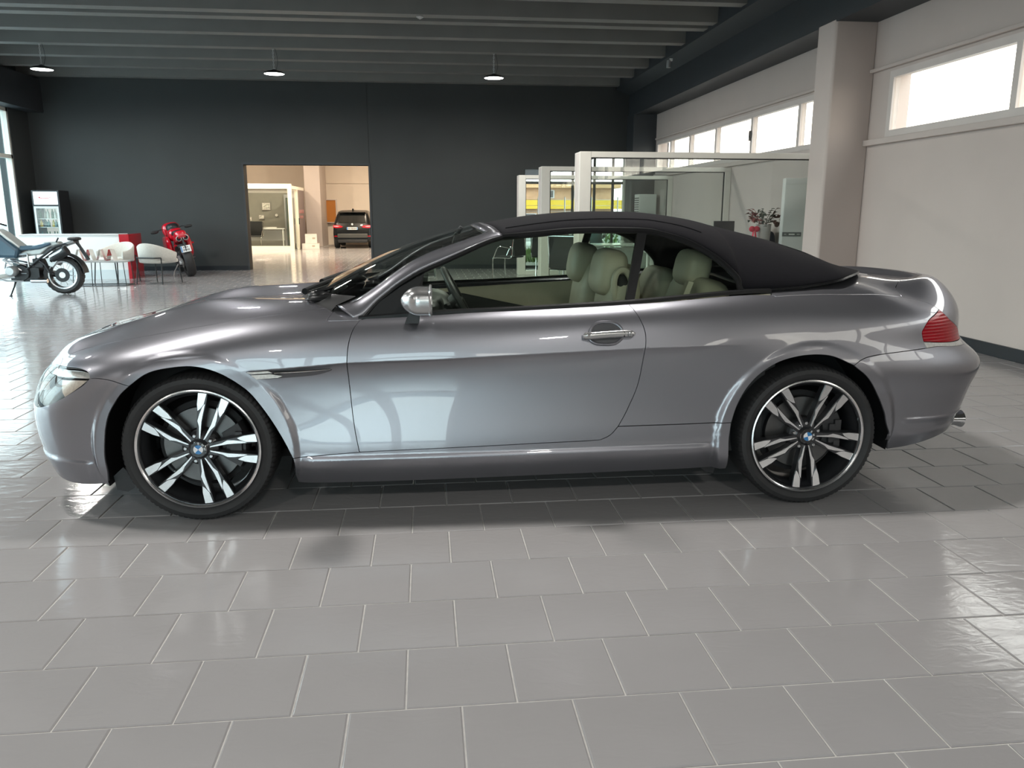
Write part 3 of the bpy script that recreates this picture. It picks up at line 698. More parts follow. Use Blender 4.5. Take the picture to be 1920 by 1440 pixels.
# ---- soft top
SB_ = [(1.372, .655, 1.252), (1.528, .673, 1.266), (1.682, .669, 1.280), (1.839, .668, 1.283), (2.022, .669, 1.280), (2.11, .673, 1.266), (2.244, .686, 1.225), (2.376, .709, 1.148), (2.463, .733, 1.066), (2.490, .752, 1.0), (2.60, .757, 1.003), (2.74, .737, 1.010), (2.87, .71, 1.022), (2.98, .69, 1.040), (3.055, .632, 1.052), (3.155, .52, 1.060), (3.245, .37, 1.060), (3.31, .17, 1.055), (3.335, .02, 1.052)]
SC_ = [(1.305, 0, 1.297), (1.50, 0, 1.330), (1.68, 0, 1.350), (1.85, 0, 1.360), (2.05, 0, 1.360), (2.15, 0, 1.356), (2.27, 0, 1.343), (2.38, 0, 1.326), (2.46, 0, 1.309), (2.52, 0, 1.295), (2.62, 0, 1.270), (2.74, 0, 1.240), (2.87, 0, 1.200), (3.0, 0, 1.158), (3.12, 0, 1.115), (3.19, 0, 1.088), (3.265, 0, 1.070), (3.32, 0, 1.056), (3.338, 0, 1.0525)]
NB, NC = cr(SB_, n=5), cr(SC_, n=5)
g = MB(); th = np.linspace(0, HP, 15); rows_ = []
for i, (b_, c_) in enumerate(zip(NB, NC)):
    tail_f = min(1, max(0, (b_[0] - 2.3) / .4))
    half = []
    for w in th:
        cw, sw = math.cos(w), math.sin(w)
        p_y = 1.0 - .12 * tail_f; p_z = 1.0 + .22 * tail_f
        half.append((b_[0] + (c_[0] - b_[0]) * (1 - cw), -b_[1] * cw ** p_y, b_[2] + (c_[2] - b_[2]) * sw ** p_z))
    rows_.append(half + [(x, -y, z) for x, y, z in half[-2::-1]])
m_ = len(rows_[0])
g.add([p for r_ in rows_ for p in r_], [(i * m_ + j, (i + 1) * m_ + j, (i + 1) * m_ + j + 1, i * m_ + j + 1) for i in range(len(rows_) - 1) for j in range(m_ - 1)])
st = g.obj('soft_top', SOFT, car, 60)
so = st.modifiers.new('thick', 'SOLIDIFY'); so.thickness = .012; so.offset = -1
for sgn in (-1, 1):
    g = MB(); g.tube([(r_[5][0], r_[5][1] * -sgn, r_[5][2] + .001) for r_ in rows_[1:34]], .0035, 6); g.obj('top_seam', SOFT, st)
    g = MB(); g.tube([(p[0], sgn * (p[1] + .002), p[2] - .008) for p in NB[:46]], .015, 8); g.obj('window_seal', MATS['trim_black'], car, True)
    g = MB(); g.tube([(p[0], sgn * (p[1] + .004), p[2] - .002) for p in NB[45:90]], .006, 6); g.obj('top_edge_trim', MATS['trim_black'], car, True)
g = MB(); rw = [r_ for r_ in rows_[58:74]]
g.add([(p[0] + .002, p[1], p[2] + .003) for r_ in rw for p in r_[11:-11]], [(i * (m_ - 22) + j, (i + 1) * (m_ - 22) + j, (i + 1) * (m_ - 22) + j + 1, i * (m_ - 22) + j + 1) for i in range(len(rw) - 1) for j in range(m_ - 23)])
g.obj('rear_window', MATS['black_gloss'], st, True)
# ---- windscreen, pillars and header
UPP = [(.62, .735, .945), (.684, .715, .963), (.744, .70, .994), (.804, .69, 1.034), (.86, .68, 1.075), (.946, .665, 1.131), (1.049, .645, 1.180), (1.152, .625, 1.215), (1.277, .60, 1.257), (1.305, .59, 1.268)]
LOWP = [(.700, .795, .885), (.743, .786, .905), (.798, .768, .962), (.850, .755, 1.004), (.898, .745, 1.040), (.998, .727, 1.098), (1.099, .714, 1.141), (1.20, .701, 1.185), (1.30, .686, 1.228), (1.372, .672, 1.250)]
ua, la = cr(UPP, n=6), cr(LOWP, n=6)
for sgn in (-1, 1):
    g = MB(); vs = []; k = 7
    for a_, b_ in zip(ua, la):
        for j in range(k):
            s_ = j / (k - 1); bul = .016 * math.sin(math.pi * s_) ** .8
            p = a_ * (1 - s_) + b_ * s_
            vs.append((p[0], sgn * (p[1] + bul * .75), p[2] + bul * .6))
    n_ = len(ua); g.add(vs, [(i * k + j, (i + 1) * k + j, (i + 1) * k + j + 1, i * k + j + 1) for i in range(n_ - 1) for j in range(k - 1)])
    o = g.obj('windscreen_pillar', PAINT, car, 60); so = o.modifiers.new('thick', 'SOLIDIFY'); so.thickness = .014; so.offset = -1 if sgn < 0 else -1
    g = MB(); g.tube([(p[0], sgn * (p[1] - .004), p[2] - .008) for p in la[2:]], .011, 8); g.obj('pillar_seal', MATS['trim_black'], car, True)
# header bar across the top of the screen
ha = cr([(1.300, -.60, 1.262), (1.275, -.45, 1.278), (1.252, -.2, 1.287), (1.245, 0, 1.289), (1.252, .2, 1.287), (1.275, .45, 1.278), (1.300, .60, 1.262)], n=6)
hb = cr([(1.375, -.655, 1.256), (1.345, -.47, 1.286), (1.318, -.2, 1.298), (1.310, 0, 1.301), (1.318, .2, 1.298), (1.345, .47, 1.286), (1.375, .655, 1.256)], n=6)
g = MB(); vs = []
for a_, b_ in zip(ha, hb): vs += [tuple(a_), tuple((a_ + b_) / 2 + np.array([0, 0, .006])), tuple(b_)]
g.add(vs, [(3 * i + j, 3 * i + 3 + j, 3 * i + 4 + j, 3 * i + 1 + j) for i in range(len(ha) - 1) for j in range(2)])
o = g.obj('windscreen_header', PAINT, car, 60); so = o.modifiers.new('thick', 'SOLIDIFY'); so.thickness = .018; so.offset = -1
# screen glass
bs = [(.62, -.735, .945), (.50, -.60, .948), (.44, -.40, .950), (.40, 0, .952), (.44, .40, .950), (.50, .60, .948), (.62, .735, .945)]
G_ = []
for j in range(9):
    s_ = j / 8; row = []
    eu = ua[int(round(s_ * (len(ua) - 1)))]
    for i, p in enumerate(bs):
        tp = [(1.305, -.59, 1.268), (1.283, -.44, 1.276), (1.258, -.2, 1.287), (1.248, 0, 1.289), (1.258, .2, 1.287), (1.283, .44, 1.276), (1.305, .59, 1.268)][i]
        if i in (0, 6): q = (eu[0], (-1 if i == 0 else 1) * eu[1], eu[2])
        else:
            q = tuple(a_ + (b_ - a_) * s_ for a_, b_ in zip(p, tp)); q = (q[0], q[1], q[2] + .035 * math.sin(math.pi * s_))
        row.append(q)
    G_.append(cr(row, n=4))
g = MB(); k = len(G_[0]); g.add([tuple(p) for r_ in G_ for p in r_], [(i * k + j, i * k + j + 1, (i + 1) * k + j + 1, (i + 1) * k + j) for i in range(8) for j in range(k - 1)])
g.obj('windscreen', GLW, car, True)
# black cowl and wipers under the screen
g = MB(); cw0 = cr([(.615, -.735, .940), (.485, -.60, .940), (.42, -.40, .945), (.38, 0, .947), (.42, .40, .945), (.485, .60, .940), (.615, .735, .940)], n=5)
g.add([tuple(p + np.array([-.03, 0, -.03])) for p in cw0] + [tuple(p + np.array([.0, 0, .004])) for p in cw0] + [tuple(p + np.array([.09, 0, .045])) for p in cw0], [(r_ * len(cw0) + i, r_ * len(cw0) + i + 1, (r_ + 1) * len(cw0) + i + 1, (r_ + 1) * len(cw0) + i) for r_ in range(2) for i in range(len(cw0) - 1)])
g.obj('cowl', MATS['trim_black'], car, True)
for y0, y1 in ((-.50, .12), (.05, .58)):
    g = MB(); g.tube([(.44, y0, .985), (.50, (y0 + y1) / 2, 1.005), (.56, y1, 1.012)], [.016, .011, .007], 8); g.tube([(.47, y0 - .05, .985), (.555, (y0 + y1) / 2, 1.000), (.62, y1 + .05, 1.015)], .008, 6)
    g.obj('wiper', MATS['trim_black'], car, True)
for sgn in (-1, 1):
    g = MB(); g.ball((.545, sgn * .585, .957), (.085, .05, .030), 16); g.ball((.520, sgn * .56, .975), (.055, .06, .022), 16); g.ball((.590, sgn * .52, .992), (.060, .06, .014), 14, None, Matrix.Rotation(-.35, 4, 'Y')); g.tube([(.50, sgn * .59, .985), (.545, sgn * .57, .999), (.60, sgn * .50, 1.012)], [.010, .009, .006], 8); g.tube([(.52, sgn * .61, .968), (.60, sgn * .58, .985)], .008, 8); g.obj('cowl_cap', MATS['trim_black'], car, True)
# ---- side glass and trims
DG = [(.771, .785, .895), (1.04, .777, .918), (1.407, .773, .931), (1.702, .769, .944), (1.935, .765, .956)]
TOP = [(1.354, .681, 1.239), (1.368, .68, 1.241), (1.528, .673, 1.264), (1.682, .669, 1.278), (1.839, .668, 1.281), (2.003, .669, 1.279)]
PL = [(.798, .766, .958), (.898, .743, 1.036), (.998, .725, 1.094), (1.099, .712, 1.137), (1.20, .699, 1.181), (1.277, .69, 1.214)]
def sheet(name, pts, m, th_=.004):
    for sgn in (-1, 1):
        g = MB(); n_ = len(pts); a_ = [(p[0], sgn * p[1], p[2]) for p in pts]; b_ = [(p[0], sgn * (p[1] - th_), p[2]) for p in pts]
        g.add(a_ + b_, [tuple(range(n_)), tuple(range(2 * n_ - 1, n_ - 1, -1))] + [(i, n_ + i, n_ + (i + 1) % n_, (i + 1) % n_) for i in range(n_)]); g.obj(name, m, car)
def sheet1(name, pts, m):
    for sgn in (-1, 1):
        g = MB(); g.add([(p[0], sgn * p[1], p[2]) for p in pts], [tuple(range(len(pts)))]); g.obj(name, m, car)
sheet('door_window', DG + TOP[::-1] + PL[::-1], GLS)
QG = [(1.965, .764, .958), (2.152, .759, .973), (2.33, .754, .991), (2.475, .749, 1.008)]
QT = [(2.463, .734, 1.060), (2.376, .711, 1.142), (2.244, .688, 1.219), (2.11, .675, 1.260), (2.035, .672, 1.274)]
sheet('quarter_window', QG + QT, GLS)
sheet('window_divider', [(1.93, .772, .952), (1.972, .772, .954), (2.045, .677, 1.274), (2.000, .677, 1.276)], MATS['trim_black'], .02)
sheet('mirror_sail', [(.745, .790, .892), (.800, .772, .955), (.910, .754, 1.030), (1.012, .738, 1.085), (1.004, .748, 1.032), (.935, .786, .905)], MATS['trim_black'], .015)
bl = cr([(.72, .800, .893), (1.04, .789, .914), (1.407, .787, .927), (1.702, .784, .941), (1.94, .782, .953), (2.15, .778, .970), (2.33, .774, .985), (2.50, .770, .997), (2.62, .768, 1.000)], n=5)
for sgn in (-1, 1):
    g = MB(); vs = []
    for p in bl: vs += [(p[0], sgn * (p[1] + .006), p[2] - .010), (p[0], sgn * (p[1] + .004), p[2] + .004), (p[0], sgn * (p[1] - .012), p[2] + .010), (p[0], sgn * (p[1] - .022), p[2] - .004)]
    g.add(vs, [(4 * i + j, 4 * i + (j + 1) % 4, 4 * i + 4 + (j + 1) % 4, 4 * i + 4 + j) for i in range(len(bl) - 1) for j in range(4)] + [(0, 1, 2, 3), tuple(4 * (len(bl) - 1) + j for j in (3, 2, 1, 0))])
    g.obj('belt_trim', MATS['trim_black'], car)
# ---- door mirrors
for sgn in (-1, 1):
    mir = MB(); c = (.985, sgn * .985, .988)
    n1_, n2_ = 16, 20; vs = []
    for i in range(n1_ + 1):
        s_ = i / n1_; x = .915 + .125 * s_; w = math.sin(min(1, s_ * 1.55) * HP) ** .62 * (1 - .04 * s_)
        for j in range(n2_):
            a_ = 2 * math.pi * j / n2_; ca, sa = math.cos(a_), math.sin(a_)
            e = .62
            yy = math.copysign(abs(ca) ** e, ca) * .105 * w; zz = math.copysign(abs(sa) ** e, sa) * .061 * w
            vs.append((x, sgn * (.985 - yy * -1 if False else .985 + yy), .990 + zz + .012 * (s_ - .5) * 0))
    mir.add(vs, [(i * n2_ + j, i * n2_ + (j + 1) % n2_, (i + 1) * n2_ + (j + 1) % n2_, (i + 1) * n2_ + j) for i in range(n1_) for j in range(n2_)] + [tuple(n1_ * n2_ + j for j in range(n2_))])
    mo = mir.obj('door_mirror', pm('mirror_cap', (.50, .50, .50), .25, .8, coat=1, noise=.02) if sgn < 0 else MATS['mirror_cap'], car, 50)
    r_ = MB(); r_.tube([(1.043, sgn * (.985 + math.copysign(abs(math.cos(a_)) ** .62, math.cos(a_)) * .103), .990 + math.copysign(abs(math.sin(a_)) ** .62, math.sin(a_)) * .060) for a_ in np.linspace(0, 2 * math.pi, 24, endpoint=False)], .006, 6, True); r_.obj('mirror_rim', MATS['steel'], mo, True)
    r_ = MB(); r_.box((1.040, sgn * .985, .990), (.006, .18, .10)); r_.obj('mirror_glass', MATS['chrome'], mo)
    r_ = MB(); r_.prism([(.93, .885), (.99, .885), (1.0, .945), (.955, .945)], .14, Matrix.Translation((0, sgn * .79, 0)) @ Matrix(((1, 0, 0, 0), (0, 0, sgn, 0), (0, 1, 0, 0), (0, 0, 0, 1)))); r_.obj('mirror_foot', MATS['black_plastic'], mo)
# ---- door handles
for sgn in (-1, 1):
    yb = lambda x, z: float(np.interp(z, [.76, .84, .88], [.912, .894, .884]))
    g = MB(); ring = [(1.745, .812), (1.752, .795), (1.785, .782), (1.85, .781), (1.884, .800), (1.892, .822), (1.886, .850), (1.85, .873), (1.785, .874), (1.752, .850)]
    rr = cr(ring, n=5, closed=True)
    g.tube([(p[0], sgn * (yb(*p) + .0), p[1]) for p in rr], .007, 8, True)
    hh = g.obj('handle_surround', PAINT, car, True)
    g = MB(); g.add([(p[0], sgn * (yb(*p) + .0015), p[1]) for p in rr], [tuple(range(len(rr)))]); g.obj('handle_recess', pm('recess_grey', (.05, .052, .058), .3, .4) if sgn < 0 else MATS['recess_grey'], hh)
    g = MB(); hp = cr([(1.712, .819), (1.76, .823), (1.82, .827), (1.90, .830), (1.945, .827)], n=5); vs = []
    for i, p in enumerate(hp):
        w = [.009, .0165][min(1, i)] if i < len(hp) - 3 else [.016, .012, .006][i - len(hp) + 3]
        o_ = .030 if 2 < i < len(hp) - 2 else .018
        for a_ in np.linspace(0, 2 * math.pi, 10, endpoint=False):
            vs.append((p[0], sgn * (yb(*p) + o_ + .012 * math.cos(a_)), p[1] + w * math.sin(a_)))
    n_ = len(hp); g.add(vs, [(i * 10 + j, i * 10 + (j + 1) % 10, (i + 1) * 10 + (j + 1) % 10, (i + 1) * 10 + j) for i in range(n_ - 1) for j in range(10)] + [tuple(range(10)), tuple((n_ - 1) * 10 + j for j in range(10))])
    dh = g.obj('door_handle', MATS['mirror_cap'], car, 50)
    g = MB(); g.lathe([(.001, .003), (.007, .003), (.009, 0), (.009, -.01)], 20, Matrix.Translation((1.916, sgn * .9415, .829)) @ Matrix.Rotation(sgn * -HP, 4, 'X')); g.obj('lock_barrel', MATS['steel'], dh, True)
    g = MB(); g.box((1.893, sgn * (yb(1.89, .83) + .031), .829), (.0025, .020, .028)); g.obj('handle_joint', DARKIN, dh)
# ---- tub, wheel wells, underside
g = MB(); g.bx(-.60, 3.40, -.60, .60, .20, .24); g.bx(.42, 2.40, -.82, .82, .19, .24); g.obj('underbody', DARKIN, car)
g = MB()
for sgn in (-1, 1): g.bx(.74, 2.60, sgn * .80 - .01, sgn * .80 + .01, .24, .86)
g.bx(.72, .76, -.8, .8, .24, .84); g.bx(2.60, 2.66, -.78, .78, .24, .96)
g.obj('tub', LEATHD, car)
for x, az, R, A0, A1 in ((0, .325, .415, -20, 202), (2.785, .335, .412, -12, 196)):
    for sgn in (-1, 1):
        g = MB(); k = 28; vs = []
        for i in range(k + 1):
            a_ = math.radians(A0 + (A1 - A0) * i / k)
            rr = R - (.0 if sgn else 0)
            for yy in (.55, .885): vs.append((x + rr * math.cos(a_), sgn * yy, az + rr * math.sin(a_)))
        g.add(vs, [(2 * i, 2 * i + 1, 2 * i + 3, 2 * i + 2) for i in range(k)])
        g.add([(x, sgn * .55, az)] + [vs[2 * i] for i in range(k + 1)], [(0, i + 1, i + 2) for i in range(k)])
        g.obj('wheel_arch_liner', DARKIN, car, True)
for sgn in (-1, 1):
    g = MB(); g.prism([(-.385, .20), (-.375, .135), (-.33, .125), (-.27, .16), (-.34, .24)], .20, Matrix.Translation((0, sgn * .84, 0)) @ Matrix(((1, 0, 0, 0), (0, 0, -sgn, 0), (0, 1, 0, 0), (0, 0, 0, 1)))); g.obj('splash_guard', MATS['black_plastic'], car)
    g = MB(); g.prism([(2.36, .20), (2.30, .17), (2.34, .135), (2.38, .125), (2.40, .20)], .06, Matrix.Translation((0, sgn * .80, 0)) @ Matrix(((1, 0, 0, 0), (0, 0, -sgn, 0), (0, 1, 0, 0), (0, 0, 0, 1)))); g.obj('splash_guard', MATS['black_plastic'], car)
for sgn in (-1, 1):
    g = MB(); g.lathe([(.001, -.10), (.034, -.10), (.034, .16), (.042, .18), (.045, .19), (.040, .195), (.032, .18), (.032, .0), (.001, 0)], 28, Matrix.Translation((3.555, sgn * .60, .318)) @ Matrix.Rotation(HP, 4, 'Y')); g.obj('exhaust_tip', MATS['chrome'], car, 40)

# ---- wheels
def wheel_meshes():
    W = {}
    Rt, hw = .333, .118
    prof = [(.262, -.2), (.272, -.222), (.300, -.236), (.318, -.234), (.326, -.226), (.3305, -.212), (.332, -.19), (.333, -.12), (.333, -.05), (.332, -.03), (.3305, -.012), (.326, .0), (.318, .008), (.300, .012), (.284, .006), (.272, -.004), (.266, -.012), (.262, -.02)]
    def tread(i, j, r, h):
        if j in (4, 5, 9, 10, 11) and i % 4 == 0: return r - (.0035 if j in (5, 9) else .0045), h
        if j in (3, 12) and i % 4 == 0: return r - .0015, h
        return r, h
    g = MB(); g.lathe(prof, 352, None, None, True, tread); W['tyre'] = g.mesh('tyre', MATS['rubber'], 28)
    g = MB(); g.lathe([(.262, -.19), (.240, -.18), (.232, -.10), (.236, -.045), (.246, -.030), (.252, -.018), (.252, -.010), (.256, -.004), (.262, -.004)], 96)
    g.lathe([(.0, -.155), (.05, -.155), (.06, -.15)], 24); W['rim'] = g.mesh('rim', RIMD, 30)
    g = MB(); g.lathe([(.2585, -.006), (.2595, .002), (.264, .006), (.270, .004), (.2715, -.004)], 128); W['rim_lip'] = g.mesh('rim_lip', MACH, 40)
    # one arm pair is two arms; s = side of the pair centre line
    def P(l, s): 
        q = [(r, s * t) for r, t in l]; return q if s > 0 else q[::-1]
    for nm, s in (('a', 1), ('b', -1)):
        g = MB()
        bodyl = [(.036, .002), (.060, .006), (.125, .016), (.190, .018), (.235, .022), (.258, .026), (.258, .074), (.235, .071), (.195, .064), (.160, .055), (.120, .046), (.080, .036), (.040, .028)]
        topl = [(.036, .004), (.060, .009), (.125, .020), (.190, .0225), (.235, .027), (.256, .030), (.256, .070), (.235, .068), (.195, .0605), (.162, .051), (.122, .042), (.082, .032), (.040, .024)]
        g.prism(P(bodyl, s), .034, Matrix.Translation((0, 0, -.046)), None, 0, P(topl, s))
        W['spoke_' + nm] = g.mesh('spoke', RIMD, 25)
        g = MB(); hgt = .0045
        g.prism(P([(.046, .0070), (.090, .0150), (.123, .0215), (.207, .0270), (.190, .0340), (.152, .0385), (.122, .0385), (.100, .0260), (.050, .0125)], s), hgt, Matrix.Translation((0, 0, -.0125)))
        g.prism(P([(.166, .0490), (.178, .0410), (.202, .0315), (.252, .0320), (.2605, .0325), (.2595, .0680), (.247, .0670), (.195, .0590)], s), hgt, Matrix.Translation((0, 0, -.0120)))
        W['face_' + nm] = g.mesh('spoke_face', MACH)
    g = MB(); g.lathe([(.036, .0), (.040, -.004), (.046, -.012), (.062, -.018), (.078, -.030), (.080, -.05)], 40)
    W['hub'] = g.mesh('hub', RIMD, 30)
    g = MB(); g.lathe([(.0, .0035), (.0335, .0035), (.036, .001), (.036, -.006)], 40); W['cap'] = g.mesh('centre_cap', MATS['black_gloss'], 30)
    g = MB(); g.lathe([(.0345, .003), (.0352, .0045), (.0365, .003)], 40); g.lathe([(.0205, .0036), (.0212, .0048), (.0220, .0036)], 32); W['cap_ring'] = g.mesh('cap_ring', MATS['chrome'], True)
    for nm, a0 in (('w0', 0), ('b0', 1), ('w1', 2), ('b1', 3)):
        g = MB(); k = 8; g.add([(0, 0, .0042)] + [(.0207 * math.cos(HP * (a0 + i / k)), .0207 * math.sin(HP * (a0 + i / k)), .0042) for i in range(k + 1)], [(0, i + 1, i + 2) for i in range(k)])
        W['q' + nm] = g.mesh('badge_quarter', MATS['badge_white'] if nm[0] == 'w' else MATS['badge_blue'])
    g = MB(); g.lathe([(.0, -.002), (.006, -.002), (.008, -.004), (.0095, -.012), (.0095, -.03)], 16); W['bolt'] = g.mesh('wheel_bolt', MATS['steel'], 30)
    g = MB(); g.lathe([(.055, -.062), (.075, -.066), (.083, -.080), (.172, -.080), (.174, -.084), (.174, -.108), (.172, -.110), (.10, -.110)], 64); W['disc'] = g.mesh('brake_disc', BRAKE, 30)
    g = MB(); k = 12; vs = []
    for i in range(k + 1):
        a_ = math.radians(-32 + 64 * i / k)
        for r, h in ((.105, -.060), (.19, -.056), (.200, -.075), (.200, -.125), (.105, -.13), (.098, -.075)): vs.append((r * math.cos(a_), r * math.sin(a_), h))
    g.add(vs, [(6 * i + j, 6 * i + 6 + j, 6 * i + 6 + (j + 1) % 6, 6 * i + (j + 1) % 6) for i in range(k) for j in range(6)] + [tuple(range(6)), tuple(6 * k + j for j in (5, 4, 3, 2, 1, 0))])
    g.box((.150, 0, -.052), (.05, .09, .02)); g.box((.165, .05, -.052), (.03, .03, .024)); g.box((.165, -.05, -.052), (.03, .03, .024))
    W['caliper'] = g.mesh('brake_caliper', pm('caliper_grey', (.05, .05, .052), .45, .4, noise=.2), 30)
    g = MB(); g.lathe([(.0, -.11), (.20, -.115), (.20, -.13)], 32); W['shield'] = g.mesh('dust_shield', DARKIN)
    return W
pm('badge_white', (.85, .86, .87), .25, coat=.6); pm('badge_blue', (.02, .20, .50), .25, coat=.6, noise=.03)
WM = wheel_meshes()
LET = {}
def letters(word):
    out = []
    for ch in word:
        if ch not in LET:
            cu = bpy.data.curves.new('letter', 'FONT'); cu.body = ch; cu.size = .0135; cu.extrude = .0003; cu.align_x = 'CENTER'
            tmp = bpy.data.objects.new('tmp', cu); COL.objects.link(tmp)
            bpy.context.view_layer.update()
            me = bpy.data.meshes.new_from_object(tmp.evaluated_get(bpy.context.evaluated_depsgraph_get())); me.name = 'letter_' + ch.lower()
            me.materials.clear(); me.materials.append(MATS['badge_white']); bpy.data.objects.remove(tmp); LET[ch] = me
        out.append(LET[ch])
    return out
def wheel(x, y, z, side, rot, cal):
    w = bpy.data.objects.new('wheel', None); COL.objects.link(w); w.parent = car; w.empty_display_size = .05
    if side < 0: w.matrix_local = Matrix.Translation((x, y, z)) @ Matrix(((1, 0, 0, 0), (0, 0, -1, 0), (0, 1, 0, 0), (0, 0, 0, 1)))
    else: w.matrix_local = Matrix.Translation((x, y, z)) @ Matrix(((-1, 0, 0, 0), (0, 0, 1, 0), (0, 1, 0, 0), (0, 0, 0, 1)))
    def put(nm, key, a_=0, loc=None):
        o = bpy.data.objects.new(nm, WM[key] if isinstance(key, str) else key); COL.objects.link(o); o.parent = w; o.rotation_euler = (0, 0, a_)
        if loc: o.location = loc
        return o
    put('tyre', 'tyre'); put('rim', 'rim'); put('rim_lip', 'rim_lip'); put('hub', 'hub'); put('centre_cap', 'cap'); put('cap_ring', 'cap_ring')
    for k in range(5):
        a_ = math.radians(rot + 72 * k)
        for nm in 'ab': put('spoke', 'spoke_' + nm, a_); put('spoke_face', 'face_' + nm, a_)
        b_ = a_ + math.radians(36); put('wheel_bolt', 'bolt', 0, (.060 * math.cos(b_), .060 * math.sin(b_), -.008))
    br = math.radians(-45 if x < 1 else -75)
    for q in ('qw0', 'qb0', 'qw1', 'qb1'): put('badge_quarter', q, br)
    for i, (ch, a_) in enumerate(zip(letters('BMW'), (40, 0, -40))):
        b_ = br + math.radians(a_) + HP
        put('badge_letter', ch, b_ - HP, (.0235 * math.cos(b_), .0235 * math.sin(b_), .0038))
    put('brake_disc', 'disc'); put('dust_shield', 'shield'); put('brake_caliper', 'caliper', cal)
    return w
for side in (-1, 1):
    wheel(.012, side * .902, .333, side, 71, 0 if side < 0 else math.pi)
    wheel(2.783, side * .914, .333, side, 58, .0 if side < 0 else math.pi)
# ---- cabin
def sball(g, c, r, e=.5, rot=None, n=22):
    M = rot or Matrix(); vs = []; h = n // 2
    f = lambda q, p_: math.copysign(abs(q) ** p_, q)
    for i in range(h + 1):
        t_ = -HP + math.pi * i / h
        for j in range(n):
            w = 2 * math.pi * j / n
            vs.append(Vector(c) + M @ Vector((r[0] * f(math.cos(t_), e) * f(math.cos(w), e), r[1] * f(math.cos(t_), e) * f(math.sin(w), e), r[2] * f(math.sin(t_), e))))
    g.add(vs, [(i * n + j, i * n + (j + 1) % n, (i + 1) * n + (j + 1) % n, (i + 1) * n + j) for i in range(h) for j in range(n)])
RY = lambda d: Matrix.Rotation(math.radians(d), 4, 'Y')
for sgn in (-1, 1):
    g = MB(); sball(g, (1.955, sgn * .38, .80), (.085, .245, .30), .55, RY(8)); sball(g, (1.60, sgn * .38, .48), (.28, .25, .09), .5); st_ = g.obj('seat', LEATH, car, True)
    g = MB(); sball(g, (1.925, sgn * .38, 1.062), (.080, .165, .118), .62, RY(10)); g.obj('headrest', LEATH, st_, True)
    g = MB(); pts = [(1.925, .92), (1.915, 1.02), (1.93, 1.075), (1.965, 1.085), (1.99, 1.05), (2.005, .98), (2.015, .90)]
    g.tube([(x, sgn * .585, z) for x, z in cr([(a_, b_) for a_, b_ in pts], n=4)], .020, 8, flat=.8); g.obj('belt_guide', LEATH, st_, True)
    g = MB(); sball(g, (1.962, sgn * .57, 1.0), (.030, .03, .065), .7, RY(-8)); g.obj('guide_recess', DARKIN, st_, True)
    g = MB(); g.box((1.975, sgn * .592, .965), (.035, .012, .022), 0, None, 0, .4); g.obj('belt_buckle', MATS['chrome'], st_)
    g = MB(); sball(g, (2.375, sgn * .33, .80), (.10, .30, .24), .45, RY(14)); sball(g, (2.30, sgn * .33, .50), (.25, .28, .10), .5); rs_ = g.obj('rear_seat', LEATH, car, True)
    if sgn < 0: g = MB(); sball(g, (2.375, sgn * .33, 1.075), (.075, .14, .095), .6, RY(12)); g.obj('rear_headrest', LEATH, rs_, True)
    g = MB(); g.prism([(2.215, .90), (2.245, .90), (2.29, 1.03), (2.265, 1.035)], .05, Matrix.Translation((0, sgn * .64, 0)) @ Matrix(((1, 0, 0, 0), (0, 0, 1, 0), (0, 1, 0, 0), (0, 0, 0, 1)))); g.obj('seat_belt', LEATH, rs_)
    # door and side trims: cream upper, dark lower wedge
    yy = sgn * .765
    g = MB(); g.prism([(.78, .862), (1.93, .925), (1.93, .74), (1.62, .765), (1.45, .80), (1.22, .850), (1.0, .868)], .035, Matrix.Translation((0, yy, 0)) @ Matrix(((1, 0, 0, 0), (0, 0, -sgn, 0), (0, 1, 0, 0), (0, 0, 0, 1)))); g.obj('door_trim', LEATH, car)
    g = MB(); g.prism([(.78, .860), (1.0, .866), (1.22, .848), (1.45, .798), (1.62, .763), (1.93, .738), (1.93, .3), (.78, .3)], .030, Matrix.Translation((0, yy, 0)) @ Matrix(((1, 0, 0, 0), (0, 0, -sgn, 0), (0, 1, 0, 0), (0, 0, 0, 1)))); g.obj('door_trim_lower', LEATHD, car)
    g = MB(); g.prism([(1.94, .935), (2.62, .985), (2.62, .5), (1.94, .5)], .03, Matrix.Translation((0, yy, 0)) @ Matrix(((1, 0, 0, 0), (0, 0, -sgn, 0), (0, 1, 0, 0), (0, 0, 0, 1)))); g.obj('side_trim', LEATH, car)
g = MB(); sball(g, (.90, 0, .83), (.24, .74, .085), .45, RY(4)); sball(g, (.98, -.38, .90), (.12, .20, .045), .6); g.obj('dashboard', LEATHD, car, True)
g = MB(); g.box((1.5, 0, .50), (1.1, .20, .30)); g.obj('centre_console', LEATHD, car, bevel=.03)
RWm = Matrix.Translation((1.185, -.38, .915)) @ RY(62)
g = MB(); g.tube([RWm @ Vector((.183 * math.cos(a_), .183 * math.sin(a_), 0)) for a_ in np.linspace(0, 2 * math.pi, 40, endpoint=False)], .016, 10, True)
for a_ in (0, 90, 180, 270): g.tube([RWm @ Vector((.05 * math.cos(math.radians(a_)), .05 * math.sin(math.radians(a_)), -.02)), RWm @ Vector((.18 * math.cos(math.radians(a_)), .18 * math.sin(math.radians(a_)), 0))], .014, 8)
g.lathe([(.001, .0), (.05, -.004), (.065, -.02), (.05, -.05)], 20, RWm); g.tube([RWm @ Vector((0, 0, -.03)), RWm @ Vector((0, 0, -.28))], .03, 10)
g.obj('steering_wheel', LEATHD, car, True)
g = MB(); g.box((1.17, 0, 1.215), (.03, .22, .06), 0, None, 0, .3); g.tube([(1.17, 0, 1.22), (1.2, 0, 1.28)], .012, 8); g.obj('rear_view_mirror', MATS['black_plastic'], car, bevel=.01)
g = MB(); g.bx(2.60, 2.95, -.66, .66, .94, .965); g.obj('parcel_shelf', LEATHD, car)

